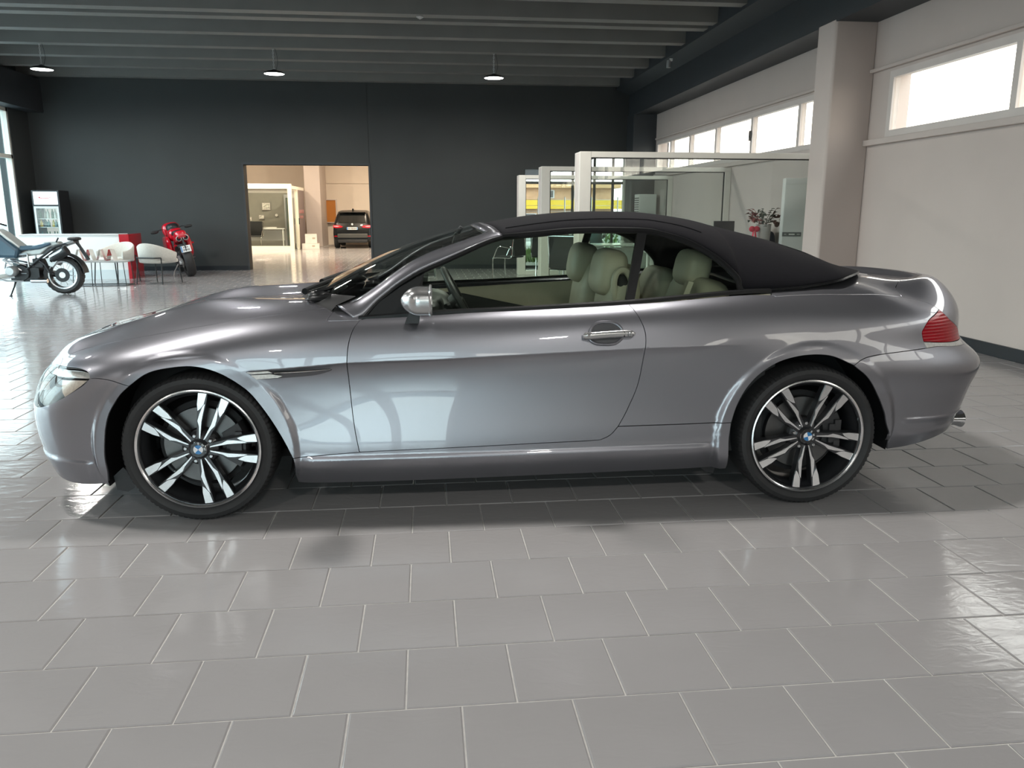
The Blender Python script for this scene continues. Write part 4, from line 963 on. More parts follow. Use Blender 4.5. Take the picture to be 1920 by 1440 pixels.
# ------------------------------------------------------------------ glass partitions on the right
PART_LB = ['nearest white-framed glass partition, tallest of the three in view', 'middle white-framed glass partition, seen through the nearest one', 'farthest white-framed glass partition, by the dark back wall']
PARTY = (6.25, 9.75, 13.15)
for (Y, lb) in zip(PARTY, PART_LB):
    X0, X1, H = 3.04, XR - .005, 2.13
    p = thing('glass_partition', lb, 'partition', ((X0 + X1) / 2, Y, 0), 0, 'white glass partitions')
    cx = (X0 + X1) / 2
    g = MB(); g.bx(X0 - cx, X0 - cx + .15, -.03, .34, 0, H); g.obj('end_post', MATS['frame_white'], p, bevel=.006)
    g = MB()
    for y in (.03, .10, .17, .24): g.bx(X0 - cx - .004, X0 - cx + .003, y, y + .035, .02, H - .02)
    g.obj('post_groove', MATS['frame_grey'], p)
    g = MB(); g.bx(X0 - cx + .15, X1 - cx, -.03, .05, H - .075, H); g.obj('top_rail', MATS['frame_white'], p, bevel=.004)
    g = MB(); g.bx(X0 - cx + .15, X1 - cx, -.03, .05, 0, .09); g.obj('bottom_rail', MATS['frame_white'], p, bevel=.004)
    g = MB(); g.bx(X1 - cx - .11, X1 - cx, -.03, .05, .09, H - .075); g.obj('wall_post', MATS['frame_white'], p, bevel=.004)
    g = MB()
    for x0, x1, z0, z1 in ((X0 - cx + .15, X1 - cx - .11, H - .087, H - .075), (X1 - cx - .122, X1 - cx - .11, .09, H - .075), (X0 - cx + .15, X0 - cx + .162, .09, H - .075)): g.bx(x0, x1, -.012, .03, z0, z1)
    g.obj('glazing_seal', MATS['rubber'], p)
    g = MB(); g.bx(X0 - cx + .15, X1 - cx - .11, .003, .013, .09, H - .08); g.obj('pane', MATS['glass_clear'], p)
def desk(x, y, rz, lb, w=1.6, d=.8):
    t_ = thing('desk', lb, 'desk', (x, y, 0), rz)
    g = MB(); g.box((0, 0, .735), (w, d, .03)); g.obj('desk_top', MATS['white_lacquer'], t_, bevel=.004)
    for sx in (-1, 1):
        g = MB(); x_ = sx * (w / 2 - .06); g.tube([(x_, -d / 2 + .05, 0), (x_, -d / 2 + .05, .72), (x_, d / 2 - .05, .72), (x_, d / 2 - .05, 0)], .022, 4); g.obj('leg', MATS['white_plastic'], t_)
    g = MB(); g.box((0, d / 2 - .06, .48), (w - .2, .018, .38)); g.obj('modesty_panel', MATS['white_lacquer'], t_)
    return t_
desk(4.95, 11.0, 0.0, 'white desk in the far glass office, seen through the rear side window of the convertible', 1.9, .9)
desk(5.48, 8.0, 0.0, 'white desk in the nearest glass office, carrying the vase of flowers', 1.9, .8)
def office_chair(x, y, rz, lb):
    c = thing('office_chair', lb, 'chair', (x, y, 0), rz, 'black cantilever office chairs')
    for sx in (-1, 1):
        g = MB(); g.tube([Vector(q) for q in cr([(sx * .25, -.24, .98), (sx * .25, -.20, .70), (sx * .25, -.17, .47), (sx * .25, .0, .455), (sx * .25, .20, .45), (sx * .25, .26, .40), (sx * .25, .245, .05), (sx * .25, .20, .014), (sx * .25, -.25, .014)], n=4)], .0125, 8)
        g.obj('side_frame', MATS['chrome'], c, True)
        g = MB(); g.tube([Vector(q) for q in cr([(sx * .265, -.19, .64), (sx * .285, -.05, .665), (sx * .28, .12, .66), (sx * .262, .24, .44)], n=4)], .011, 8); g.obj('armrest', MATS['chrome'], c, True)
    g = MB(); g.tube([(-.25, -.25, .014), (.25, -.25, .014)], .0125, 8); g.obj('floor_bar', MATS['chrome'], c, True)
    g = MB(); g.box((0, .03, .465), (.47, .45, .025), 0); g.obj('seat', MATS['fabric_black'], c, bevel=.01)
    g = MB(); g.box((0, -.205, .745), (.47, .018, .52), 0, None, -.12); g.obj('backrest', MATS['fabric_black'], c, bevel=.006)
    g = MB(); g.box((0, -.245, .985), (.50, .02, .02)); g.obj('top_bar', MATS['chrome'], c, bevel=.004)
    return c
office_chair(3.30, 8.35, math.radians(-40), 'black chrome-framed office chair behind the middle white post, seen above the steering wheel side')
office_chair(2.72, 11.9, math.radians(55), 'black chrome-framed office chair farthest left, against the dark wall left of the glass offices')
office_chair(3.45, 11.9, math.radians(-20), 'black chrome-framed office chair between the far and the middle partition posts')
office_chair(5.2, 7.1, math.radians(10), 'black chrome-framed office chair at the desk with the vase')
# tower air conditioner by the wall
def ac(name, lb, x, y, rz, w, d, h):
    a_ = thing(name, lb, 'air conditioner', (x, y, 0), rz)
    g = MB(); g.box((0, 0, h / 2), (w, d, h)); g.obj('body', MATS['white_plastic'], a_, bevel=.012)
    g = MB(); g.box((0, -d / 2 - .003, h - .06), (w * .94, .006, .05)); g.box((0, -d / 2 - .003, .42 * h), (w * .94, .006, .78 * h)); g.obj('front_panel', MATS['white_lacquer'], a_)
    return a_
a1 = ac('air_conditioner', 'tall white floor-standing air conditioner with a dark display strip, beside the pillar', 6.245, 6.74, math.radians(-14), .31, .20, 1.83)
g = MB(); g.box((-.02, -.107, 1.05), (.26, .008, .06)); g.obj('display', pm('display_grey', (.16, .17, .17), .3, noise=.2, nscale=60), a1)
g = MB(); g.box((-.02, -.112, 1.05), (.08, .004, .02)); g.box((.07, -.112, 1.05), (.04, .004, .008)); g.box((-.11, -.112, 1.05), (.03, .004, .008)); g.obj('buttons', MATS['white_plastic'], a1)
g = MB(); g.box((0, -.107, 1.55), (.27, .004, .30)); g.obj('outlet', MATS['white_plastic'], a1)
a2 = ac('air_conditioner', 'white cabinet air conditioner with a dark side grille, in the far corner office', 6.14, 14.2, math.radians(0), .42, .40, 1.76)
for k in range(8):
    g = MB(); g.box((-.213, -.02, 1.32 + k * .05), (.012, .34, .028)); g.obj('louvre', MATS['black_plastic'], a2)
# vase with flowers, bow and jacket
v = thing('flower_vase', 'grey vase with red and dark green foliage on the desk by the pillar', 'vase', (6.10, 7.4, .75))
g = MB(); g.lathe([(.001, .001), (.085, .0), (.095, .02), (.115, .40), (.120, .43), (.112, .43), (.105, .40), (.09, .03), (.001, .03)], 28); g.obj('vase', pm('vase_grey', (.42, .41, .39), .35, noise=.05), v, True)
LEAFG = pm('leaf_green', (.06, .075, .055), .6, noise=.3, nscale=30); LEAFR = pm('leaf_red', (.26, .055, .05), .6, noise=.3, nscale=30); LEAFB = pm('leaf_brown', (.11, .055, .045), .6, noise=.3, nscale=30)
random.seed(11)
def leaf(g, c, d, L, w):
    d = d.normalized(); s_ = d.cross(Vector((0, 0, 1))); s_ = s_.normalized() if s_.length > .05 else Vector((1, 0, 0)); n_ = s_.cross(d)
    g.add([c, c + d * L * .35 + s_ * w * .5 + n_ * .01, c + d * L * .75 + s_ * w * .35 - n_ * .01, c + d * L - n_ * .02, c + d * L * .75 - s_ * w * .35 - n_ * .01, c + d * L * .35 - s_ * w * .5 + n_ * .01, c + d * L * .5 - n_ * .006], [(0, 1, 6), (1, 2, 6), (2, 3, 6), (3, 4, 6), (4, 5, 6), (5, 0, 6)])
for k in range(22):
    a_ = random.uniform(0, 2 * math.pi); e_ = random.uniform(.15, .95); r_ = random.uniform(.10, .22)
    tip = Vector((math.cos(a_) * r_, math.sin(a_) * r_ * .8, .45 + e_ * .22))
    g = MB(); g.tube([(0, 0, .35), tip * .6 + Vector((0, 0, .16)), tip], .003, 5)
    for q in range(4): leaf(g, tip + Vector((0, 0, -.03 * q)), Vector((math.cos(a_ + q * 1.6), math.sin(a_ + q * 1.6), random.uniform(-.3, .6))), random.uniform(.05, .10), random.uniform(.03, .05))
    m_ = LEAFR if (math.cos(a_) < -.3 and k % 2) else (LEAFB if (math.cos(a_) > .4 and k % 2) else LEAFG)
    g.obj('sprig', m_, v)
for cx_, cz_, m_, r_ in ((.20, .50, LEAFB, .085), (-.16, .53, LEAFR, .06), (-.04, .58, LEAFG, .05)):
    g = MB()
    for k in range(26):
        d_ = Vector((random.gauss(0, 1), random.gauss(0, 1), random.gauss(0, 1))).normalized(); leaf(g, Vector((cx_, -.04, cz_)) + d_ * r_ * .4, d_, r_, r_ * .6)
    g.obj('bloom', m_, v)
b_ = thing('ribbon_bow', 'bright red ribbon bow hanging left of the grey vase', 'bow', (5.93, 7.32, .75))
REDC = pm('red_cloth', (.60, .02, .06), .6, noise=.1, nscale=20)
for sx in (-1, 1):
    g = MB(); g.ball((sx * .035, 0, .36), (.05, .03, .045), 12); g.obj('loop', REDC, b_, True)
    g = MB(); g.tube([Vector(q) for q in cr([(sx * .01, 0, .34), (sx * .03, -.01, .2), (sx * .05, 0, .02)], n=4)], [.02, .026, .028, .03, .032, .032, .032, .034, .036], 8, flat=.3); g.obj('tail', REDC, b_, True)
j = thing('jacket', 'dark blue jacket bunched on the desk right of the grey vase', 'jacket', (6.32, 7.60, .75))
g = MB(); DB = pm('navy_cloth', (.018, .024, .045), .9, noise=.3, nscale=14, bump=.4, bscale=40)
sball(g, (0, .02, .16), (.065, .09, .16), .9); sball(g, (-.02, .16, .20), (.08, .14, .19), .9); g.obj('body', DB, j, True)
for k, (x, y) in enumerate(((4.75, 10.75), (5.05, 10.9), (5.3, 10.7))):
    c_ = thing('coffee_cup', ['white cup at the left end of the far desk', 'white cup in the middle of the far desk', 'white cup on the right of the far desk'][k], 'cup', (x, y, .75), 0, 'cups on the far desk')
    g = MB(); g.lathe([(.001, .001), (.022, .0), (.034, .03), (.040, .075), (.037, .075), (.031, .03), (.001, .006)], 20); g.obj('body', MATS['white_lacquer'], c_, True)
    g = MB(); g.tube([(.036, 0, .06), (.056, 0, .055), (.054, 0, .03), (.034, 0, .025)], .004, 6); g.obj('handle', MATS['white_lacquer'], c_, True)
m_ = thing('monitor', 'black computer screen seen from behind, above the soft top beside the middle partition', 'monitor', (5.75, 8.1, .75))
g = MB(); g.box((0, 0, .36), (.34, .03, .22)); g.obj('screen', MATS['black_plastic'], m_, bevel=.006)
g = MB(); g.box((0, .02, .008), (.22, .16, .016)); g.box((0, .02, .14), (.04, .02, .26)); g.obj('stand', MATS['black_plastic'], m_)
# two-wheelers parked behind the far partition
def scooter(x, y, rz, lb, body_m, cat='scooter'):
    s_ = thing('motorcycle', lb, 'motorcycle', (x, y, 0), rz)
    for cx_ in (-.68, .66):
        g = MB(); Mw = Matrix.Translation((cx_, 0, .30)) @ Matrix.Rotation(HP, 4, 'X')
        g.lathe([(.21, -.05), (.26, -.062), (.295, -.04), (.30, 0), (.295, .04), (.26, .062), (.21, .05)], 36, Mw, None, True); w = g.obj('wheel', MATS['rubber'], s_, 40)
        g = MB(); g.lathe([(.0, -.02), (.05, -.03), (.06, 0), (.05, .03), (.0, .02)], 20, Mw)
        for k in range(5): a_ = k * 1.2566; g.box(Mw @ Vector((.13 * math.cos(a_), .13 * math.sin(a_), 0)), (.18, .02, .02), 0, None, 0, -a_)
        g.lathe([(.205, -.04), (.215, 0), (.205, .04), (.195, 0)], 36, Mw, None, True); g.obj('rim', MATS['alu'], w, 40)
    g = MB(); sball(g, (-.42, 0, .80), (.30, .17, .20), .8, RY(-18)); sball(g, (.05, 0, .62), (.42, .15, .16), .8, RY(6)); g.obj('fairing', body_m, s_, True)
    g = MB(); sball(g, (.35, 0, .80), (.36, .15, .06), .7, RY(-4)); g.obj('seat', MATS['black_plastic'], s_, True)
    g = MB(); sball(g, (.0, 0, .38), (.28, .16, .16), .6); g.obj('engine', MATS['black_metal'], s_, True)
    g = MB(); g.tube([(-.66, .08, .32), (-.45, .08, .95)], .025, 8); g.tube([(-.66, -.08, .32), (-.45, -.08, .95)], .025, 8); g.tube([(-.40, -.36, 1.02), (-.44, 0, 1.0), (-.40, .36, 1.02)], .014, 8); g.obj('fork', MATS['steel'], s_, True)
    g = MB(); k = 7; vs = []
    for i in range(k):
        for q in range(9): a_ = -1.1 + 2.2 * q / 8; vs.append((-.62 + .16 * i / 6 + .05 * (1 - math.cos(a_)) * 2, .21 * math.sin(a_) * (1 - .35 * i / 6), .86 + .44 * i / 6))
    g.add(vs, [(i * 9 + q, i * 9 + q + 1, (i + 1) * 9 + q + 1, (i + 1) * 9 + q) for i in range(k - 1) for q in range(8)]); g.obj('windscreen', MATS['glass_screen_blue'], s_, True)
    g = MB(); sball(g, (-.40, .30, 1.10), (.05, .07, .035), .8); sball(g, (-.40, -.30, 1.10), (.05, .07, .035), .8); g.obj('mirrors', MATS['black_plastic'], s_, True)
    g = MB(); g.tube([(.05, .12, .18), (.12, .22, .0)], .012, 6); g.obj('side_stand', MATS['steel'], s_)
    return s_
glass('glass_screen_blue', (.35, .55, .62), 1.0)
scooter(5.05, 14.35, math.radians(70), 'blue motorcycle with a clear windscreen in front of the far window', pm('moto_blue', (.03, .12, .17), .3, coat=.6, noise=.05))
scooter(4.25, 14.3, math.radians(75), 'dark motorcycle with red trim in front of the far window, left of the blue one', pm('moto_black', (.05, .012, .014), .3, coat=.6, noise=.05))
# small fittings under the beams
for k, (x, y, z, lb) in enumerate(((5.575, 10.9, 4.06, 'small pale security camera on the side of the dark beam'), (1.0, 8.62, 4.235, 'small grey detector under a ceiling rib'))):
    c_ = thing('security_camera' if k == 0 else 'smoke_detector', lb, 'camera' if k == 0 else 'detector', (x, y, z))
    if k == 0:
        g = MB(); g.box((.04, 0, .06), (.06, .05, .05)); g.obj('bracket', MATS['white_plastic'], c_, bevel=.006)
        g = MB(); g.lathe([(.001, .05), (.035, .05), (.04, .0), (.04, -.08), (.001, -.085)], 18, Matrix.Translation((0, 0, 0))); g.obj('body', MATS['alu'], c_, True)
    else:
        g = MB(); g.lathe([(.001, .02), (.05, .02), (.055, 0), (.03, -.02), (.001, -.022)], 20); g.obj('body', MATS['alu'], c_, True)
        g = MB(); g.lathe([(.001, -.02), (.012, -.022), (.010, -.03), (.001, -.03)], 12); g.obj('sensor', MATS['white_plastic'], c_, True)

# ------------------------------------------------------------------ reception counter, chairs, table on the left
ct = thing('reception_counter', 'long white reception counter with a dark red end panel', 'counter', (-5.98, 12.78, 0), math.radians(5))
g = MB(); g.bx(-1.05, .92, -.03, .62, .0, .885); g.obj('front', MATS['white_lacquer'], ct, bevel=.006)
g = MB(); g.bx(-1.05, .92, -.045, -.03, .0, .19); g.obj('plinth', pm('counter_pale_blue', (.62, .70, .72), .3), ct)  # pale blue-grey plinth strip along the counter's foot
g = MB(); g.bx(.925, .985, -.06, .95, 0, .90); g.obj('end_panel', MATS['red_lacquer'], ct, bevel=.004)
g = MB(); g.bx(.80, .925, -.052, -.031, .71, .90); g.obj('red_corner', MATS['red_lacquer'], ct)
g = MB(); g.bx(-1.07, .80, -.05, .64, .885, .905); g.obj('top', MATS['white_lacquer'], ct, bevel=.004)
def armchair(x, y, rz, lb):
    c = thing('armchair', lb, 'chair', (x, y, 0), rz, 'cream tub armchairs')
    g = MB(); n_ = 26; vs = []
    for i in range(n_ + 1):
        a_ = math.radians(-205 + 230 * i / n_); ca, sa = math.cos(a_), math.sin(a_)   # open towards -y
        back = max(0, sa) if False else .5 - .5 * math.cos(math.radians(360 * i / n_))
        ztop = .60 + .17 * back ** .8
        for (r, z) in ((.30, .40), (.345, .44), (.365, ztop - .02), (.345, ztop), (.315, ztop - .02), (.27, .46)):
            vs.append((r * ca * 1.0, -r * sa * .92, z))
    m_ = 6; g.add(vs, [(i * m_ + q, (i + 1) * m_ + q, (i + 1) * m_ + (q + 1) % m_, i * m_ + (q + 1) % m_) for i in range(n_) for q in range(m_)] + [tuple(range(m_)), tuple(n_ * m_ + q for q in range(m_ - 1, -1, -1))])
    g.obj('shell', MATS['fabric_cream'], c, 60)
    g = MB(); sball(g, (0, -.02, .435), (.30, .29, .05), .5); g.obj('seat', MATS['fabric_cream'], c, True)
    for sx in (-1, 1):
        for sy in (-1, 1):
            g = MB(); g.tube([(sx * .27, sy * .24, .50 if sy > 0 else .43), (sx * .27, sy * .24, .40), (sx * .29, sy * .28, 0)], .011, 8); g.obj('leg', MATS['black_metal'], c)
    g = MB(); g.tube([(-.27, .24, .50), (-.20, .335, .50), (.20, .335, .50), (.27, .24, .50)], .012, 6); g.obj('back_rail', MATS['black_metal'], c)
    return c
armchair(-5.02, 12.08, math.radians(-25), 'cream tub armchair with thin black legs in front of the white counter')
armchair(-4.10, 11.68, math.radians(158), 'cream tub armchair turned away, between the counter and the red motorcycle')
tb = thing('coffee_table', 'low wire-frame coffee table with a thin top and magazines', 'table', (-5.0, 11.36, 0), math.radians(0))
g = MB(); g.box((0, 0, .445), (.96, .46, .022)); g.obj('table_top', pm('table_grey', (.45, .45, .44), .4), tb, bevel=.003)
for sx in (-1, 1):
    for sy in (-1, 1):
        g = MB(); g.tube([(sx * .44, sy * .20, .434), (sx * .47, sy * .22, .006)], .007, 6); g.obj('leg', MATS['black_metal'], tb)
for x in (-.12,):
    for sy in (-1, 1):
        g = MB(); g.tube([(x, sy * .20, .434), (x - .01, sy * .22, .006)], .007, 6); g.obj('strut', MATS['black_metal'], tb)
g = MB(); g.tube([(-.47, -.22, .007), (.47, -.22, .007), (.47, .22, .007), (-.47, .22, .007)], .007, 6, True); g.obj('floor_frame', MATS['black_metal'], tb)
for k, (x, y, rz, m_, lb) in enumerate(((-5.40, 11.36, .15, 'paper', 'white brochure standing open at the left end of the coffee table'), (-5.20, 11.36, -.1, 'red_lacquer', 'red and white brochure standing on the coffee table, second from the left'), (-5.01, 11.36, .1, 'paper', 'pale brochure standing in the middle of the coffee table'), (-4.82, 11.36, -.15, 'red_lacquer', 'red brochure leaning at the right of the brochure row'))):
    b_ = thing('brochure', lb, 'brochure', (x, y, .4565), rz, 'brochures on the coffee table')
    g = MB(); g.box((-.045, 0, .105), (.004, .15, .21), 0, None, 0, .28); g.obj('front_cover', MATS[m_], b_)
    g = MB(); g.box((.045, 0, .105), (.004, .15, .21), 0, None, 0, -.28); g.obj('back_cover', MATS['paper'], b_)
    g = MB(); g.box((-.058, 0, .055), (.004, .146, .07), 0, None, 0, .28); g.obj('picture', MATS['red_lacquer' if m_ == 'paper' else 'paper'], b_)
# bottle cooler
fr = thing('bottle_cooler', 'tall dark drinks cooler with a lit sign and glass door in the corner', 'cooler', (-7.16, 14.55, 0), 0)
g = MB(); g.bx(-.29, .27, -.22, .30, 0, .06); g.bx(-.29, .27, .27, .30, .06, 1.80); g.bx(-.29, -.26, -.22, .27, .06, 1.80); g.bx(.24, .27, -.22, .27, .06, 1.80); g.bx(-.26, .24, -.22, .27, 1.46, 1.50); g.bx(-.26, .24, -.22, .27, 1.77, 1.80); g.obj('cabinet', MATS['black_plastic'], fr)
g = MB(); g.bx(-.255, .235, -.225, -.205, 1.50, 1.77); sg = g.obj('sign', pm('sign_glow', (.8, .82, .84), .4, emit=(.85, .9, 1), es=.75), fr)
g = MB()
for k in range(7): g.box((-.13 + k * .036, -.227, 1.635 + (.012 if k in (0, 6) else 0)), (.022 if k else .034, .003, .018 if k else .03))
g.obj('sign_mark', pm('mark_red', (.55, .05, .06), .5), sg)
g = MB(); g.bx(-.265, .245, -.235, -.215, .06, .10); g.bx(-.265, .245, -.235, -.215, 1.42, 1.46); g.bx(-.265, -.225, -.235, -.215, .1, 1.42); g.bx(.205, .245, -.235, -.215, .1, 1.42); g.obj('door_frame', MATS['alu'], fr)
g = MB(); g.bx(-.225, .205, -.230, -.222, .1, 1.42); g.obj('door_glass', MATS['glass_clear'], fr)
g = MB(); g.bx(-.255, .235, .25, .268, .06, 1.46); g.obj('back_light', pm('cooler_glow', (.8, .82, .8), .5, emit=(.95, .97, .9), es=.5), fr)
BOT = [pm('bottle_green', (.03, .10, .05), .15, coat=.5), pm('bottle_teal', (.05, .16, .17), .15, coat=.5), pm('can_yellow', (.65, .48, .05), .3), pm('bottle_pale', (.55, .56, .52), .2, coat=.5)]
for k, z in enumerate((.40, .72, 1.02, 1.20)):
    g = MB(); g.bx(-.255, .235, -.18, .24, z - .012, z); g.obj('shelf', MATS['alu'], fr)
bot_me = {}
nb = 0
for k, (z, mi) in enumerate(((.402, 2), (.722, 0), (1.022, 1), (1.202, 3))):
    for q in range(6):
        mt_ = BOT[mi if q % 3 else (mi + 1) % 4]
        key = mt_.name
        if key not in bot_me:
            g = MB(); g.lathe([(.001, 0), (.030, 0), (.031, .01), (.031, .11), (.022, .14), (.012, .165), (.012, .20), (.001, .20)], 14); bot_me[key] = g.mesh('bottle', mt_, True)
        o = bpy.data.objects.new('bottle', bot_me[key]); COL.objects.link(o); o.location = (-7.16 - .21 + q * .078, 14.55 - .09 + .05 * (q % 2), z)
        o.scale = (1, 1, .78 if k == 2 else 1)
        row_ = ['lowest', 'second', 'third', 'top'][k]
        tag(o, '%s bottle from the left on the %s shelf of the drinks cooler' % (['first', 'second', 'third', 'fourth', 'fifth', 'last'][q], row_), 'bottle', 'bottles on the %s shelf of the cooler' % row_)
# ------------------------------------------------------------------ adventure motorcycle at the left edge (faces left)
am = thing('adventure_motorcycle', 'blue-grey adventure motorcycle on its side stand at the left edge', 'motorcycle', (-5.0, 9.72, 0), 0)
MBL = pm('moto_petrol', (.030, .075, .115), .4, coat=.5, noise=.06); MSI = pm('moto_silver', (.42, .45, .44), .35, .3, coat=.4)
def wheel2(par, cx_, R, w, rim_m):
    Mw = Matrix.Translation((cx_, 0, R)) @ Matrix.Rotation(HP, 4, 'X')
    def kn(i, j, r, h): return (r - .010, h) if (j in (2, 3, 4) and i % 4 == 0) else (r, h)
    g = MB(); g.lathe([(R * .70, -w * .42), (R * .86, -w * .5), (R * .965, -w * .36), (R, 0), (R * .965, w * .36), (R * .86, w * .5), (R * .70, w * .42)], 96, Mw, None, True, kn); t_ = g.obj('tyre', MATS['rubber'], par, 40)
    g = MB(); g.lathe([(R * .66, -w * .40), (R * .72, -w * .43), (R * .70, 0), (R * .72, w * .43), (R * .66, w * .40), (R * .62, 0)], 64, Mw, None, True); g.obj('wheel_rim', rim_m, t_, 40)
    g = MB(); g.lathe([(.0, -w * .5), (.05, -w * .5), (.055, 0), (.05, w * .5), (.0, w * .5)], 20, Mw)
    for k in range(20):
        a_ = k * math.pi / 10; b_ = a_ + (.25 if k % 2 else -.25); sd = w * .35 * (1 if k % 2 else -1)
        g.tube([Mw @ Vector((.05 * math.cos(a_), .05 * math.sin(a_), sd)), Mw @ Vector((R * .65 * math.cos(b_), R * .65 * math.sin(b_), 0))], .0035, 4)
    g.obj('spokes', MATS['steel'], t_)
    g = MB(); g.lathe([(.05, w * .45), (R * .36, w * .45), (R * .36, w * .48), (.05, w * .48)], 40, Mw, None, True); g.obj('brake_disc', MATS['black_metal'], t_, 40)
    return t_
wheel2(am, 0, .320, .165, MATS['steel']); wheel2(am, -1.53, .335, .12, MATS['alu'])
g = MB(); g.prism([(-.70, .60), (-.62, .72), (-.30, .745), (-.10, .82), (-.12, .86), (-.25, .83), (-.40, .80), (-.62, .80), (-.72, .74)], .26, Matrix.Translation((0, .13, 0)) @ Matrix.Rotation(HP, 4, 'X')); g.obj('seat', MBL, am, bevel=.03)
g = MB(); g.prism([(-.60, .62), (-.30, .66), (-.15, .78), (.02, .82), (-.02, .87), (-.22, .86), (-.40, .745), (-.60, .70)], .20, Matrix.Translation((0, .10, 0)) @ Matrix.Rotation(HP, 4, 'X')); g.obj('tail_cover', MSI, am, bevel=.02)
g = MB(); g.prism([(-1.30, .62), (-.62, .60), (-.58, .74), (-.72, .86), (-.88, 1.01), (-1.05, 1.06), (-1.25, .98)], .40, Matrix.Translation((0, .20, 0)) @ Matrix.Rotation(HP, 4, 'X')); g.obj('tank', MBL, am, bevel=.05)
g = MB(); g.prism([(-1.0, 1.02), (-.70, .84), (-.60, .755), (-.58, .79), (-.84, 1.02), (-.95, 1.08)], .30, Matrix.Translation((0, .15, 0)) @ Matrix.Rotation(HP, 4, 'X')); g.obj('tank_trim', MSI, am, bevel=.02)
for sy in (-1, 1):
    g = MB(); g.tube([(-.88, sy * .12, .575), (-.62, sy * .14, .66), (-.48, sy * .14, .67)], .016, 8); g.tube([(-.88, sy * .12, .575), (-.55, sy * .14, .50), (-.48, sy * .14, .46), (-.48, sy * .14, .67)], .014, 8); g.tube([(-.88, sy * .12, .575), (-.60, sy * .13, .40)], .016, 8); g.obj('frame_tube', MATS['steel'], am, True)
    g = MB(); g.tube([(-.52, sy * .12, .43), (-.30, sy * .12, .60), (-.05, sy * .12, .78), (.22, sy * .08, .87)], .018, 8); g.obj('subframe', MATS['black_metal'], am, True)
    g = MB(); g.prism([(-.20, .60), (-.16, .48), (-.10, .46), (-.02, .56), (-.07, .60), (-.10, .53), (-.14, .55), (-.13, .60)], .012, Matrix.Translation((0, sy * .15, 0)) @ Matrix.Rotation(HP, 4, 'X')); g.obj('footrest_bracket', MATS['alu'], am)
g = MB(); g.lathe([(.001, -.13), (.12, -.13), (.14, -.10), (.14, .10), (.12, .13), (.001, .13)], 24, Matrix.Translation((-.62, 0, .36)) @ Matrix.Rotation(HP, 4, 'X')); g.box((-.50, 0, .36), (.30, .20, .16)); g.box((-.58, 0, .25), (.42, .24, .06)); g.obj('engine', MATS['black_metal'], am, 40)
for sy in (-1, 1):
    g = MB(); g.lathe([(.001, 0), (.075, 0), (.085, .04), (.085, .14), (.06, .17), (.001, .17)], 18, Matrix.Translation((-.72, sy * .12, .40)) @ Matrix.Rotation(-sy * HP, 4, 'X')); g.obj('cylinder_head', MATS['alu'], am, 40)
    g = MB(); g.tube([(-1.02, sy * .20, .42), (-.98, sy * .24, .30), (-.80, sy * .25, .24), (-.55, sy * .22, .24)], .014, 8); g.tube([(-1.02, sy * .20, .42), (-.95, sy * .18, .62)], .014, 8); g.obj('crash_bar', MATS['steel'], am, True)
g = MB(); g.box((-.36, 0, .52), (.16, .18, .14)); g.tube([(-.38, -.10, .60), (-.25, -.11, .50), (-.18, -.11, .36)], .02, 8); g.obj('airbox', MATS['black_plastic'], am, bevel=.02)
g = MB(); g.tube([(-.46, -.16, .235), (-.20, -.17, .235)], .035, 12); g.obj('sump_pipe', MATS['chrome'], am, True)
g = MB(); g.tube([(-.55, .1, .38), (-.20, .1, .33), (.0, .1, .32)], [.06, .055, .05], 12); g.obj('swingarm', MATS['black_metal'], am, True)
g = MB(); g.tube([(-.10, -.15, .58), (-.02, -.16, .64), (.14, -.17, .72)], [.05, .075, .08], 16); g.tube([(.14, -.17, .72), (.16, -.17, .73)], [.088, .082], 16); ex = g.obj('silencer', MATS['black_plastic'], am, 50)
g = MB(); g.box((.00, -.235, .685), (.24, .01, .03), 0, None, 0, -.5); g.obj('silencer_shield', MATS['steel'], ex)
g = MB(); g.prism([(-.14, .755), (.16, .87), (.24, .89), (.26, .85), (.10, .80), (-.10, .71)], .22, Matrix.Translation((0, .11, 0)) @ Matrix.Rotation(HP, 4, 'X')); g.obj('luggage_rack', pm('moto_rack', (.20, .20, .20), .4, .5), am, bevel=.01)
for x in (-.06, .04, .13):
    g = MB(); g.lathe([(.001, .004), (.02, .004), (.022, -.01)], 12, Matrix.Translation((x, -.113, .775 + x * .33)) @ Matrix.Rotation(HP, 4, 'X')); g.obj('rack_bolt', MATS['black_plastic'], am)
g = MB(); sball(g, (.22, 0, .91), (.09, .13, .03), .7); g.tube([(-.02, -.12, .86), (.02, -.12, .93)], .012, 6); g.obj('rear_light', MATS['black_plastic'], am, True)
g = MB(); g.tube([(.25, 0, .86), (.32, 0, .74), (.40, 0, .62)], [.03, .022, .02], 8); g.box((.36, 0, .66), (.04, .05, .22), 0, None, 0, -.5); g.obj('number_plate_arm', MATS['black_metal'], am)
g = MB(); vs = []
for i in range(15):
    a_ = math.radians(5 + 120 * i / 14)
    for yy in (-.10, .10): vs.append((.352 * math.cos(a_), yy, .32 + .352 * math.sin(a_)))
    for yy in (.10, -.10): vs.append((.362 * math.cos(a_), yy, .32 + .362 * math.sin(a_)))
g.add(vs, [(4 * i + q, 4 * i + (q + 1) % 4, 4 * i + 4 + (q + 1) % 4, 4 * i + 4 + q) for i in range(14) for q in range(4)]); g.obj('mudguard', MATS['black_plastic'], am, 50)
for sy in (-1, 1):
    g = MB(); g.tube([(-1.53, sy * .09, .335), (-1.10, sy * .09, 1.05)], .028, 10); g.obj('fork_leg', MATS['steel'], am, True)
g = MB(); g.tube([(-1.02, -.42, 1.12), (-1.06, -.2, 1.17), (-1.08, 0, 1.12), (-1.06, .2, 1.17), (-1.02, .42, 1.12)], .016, 8); g.obj('handlebar', MATS['black_metal'], am, True)
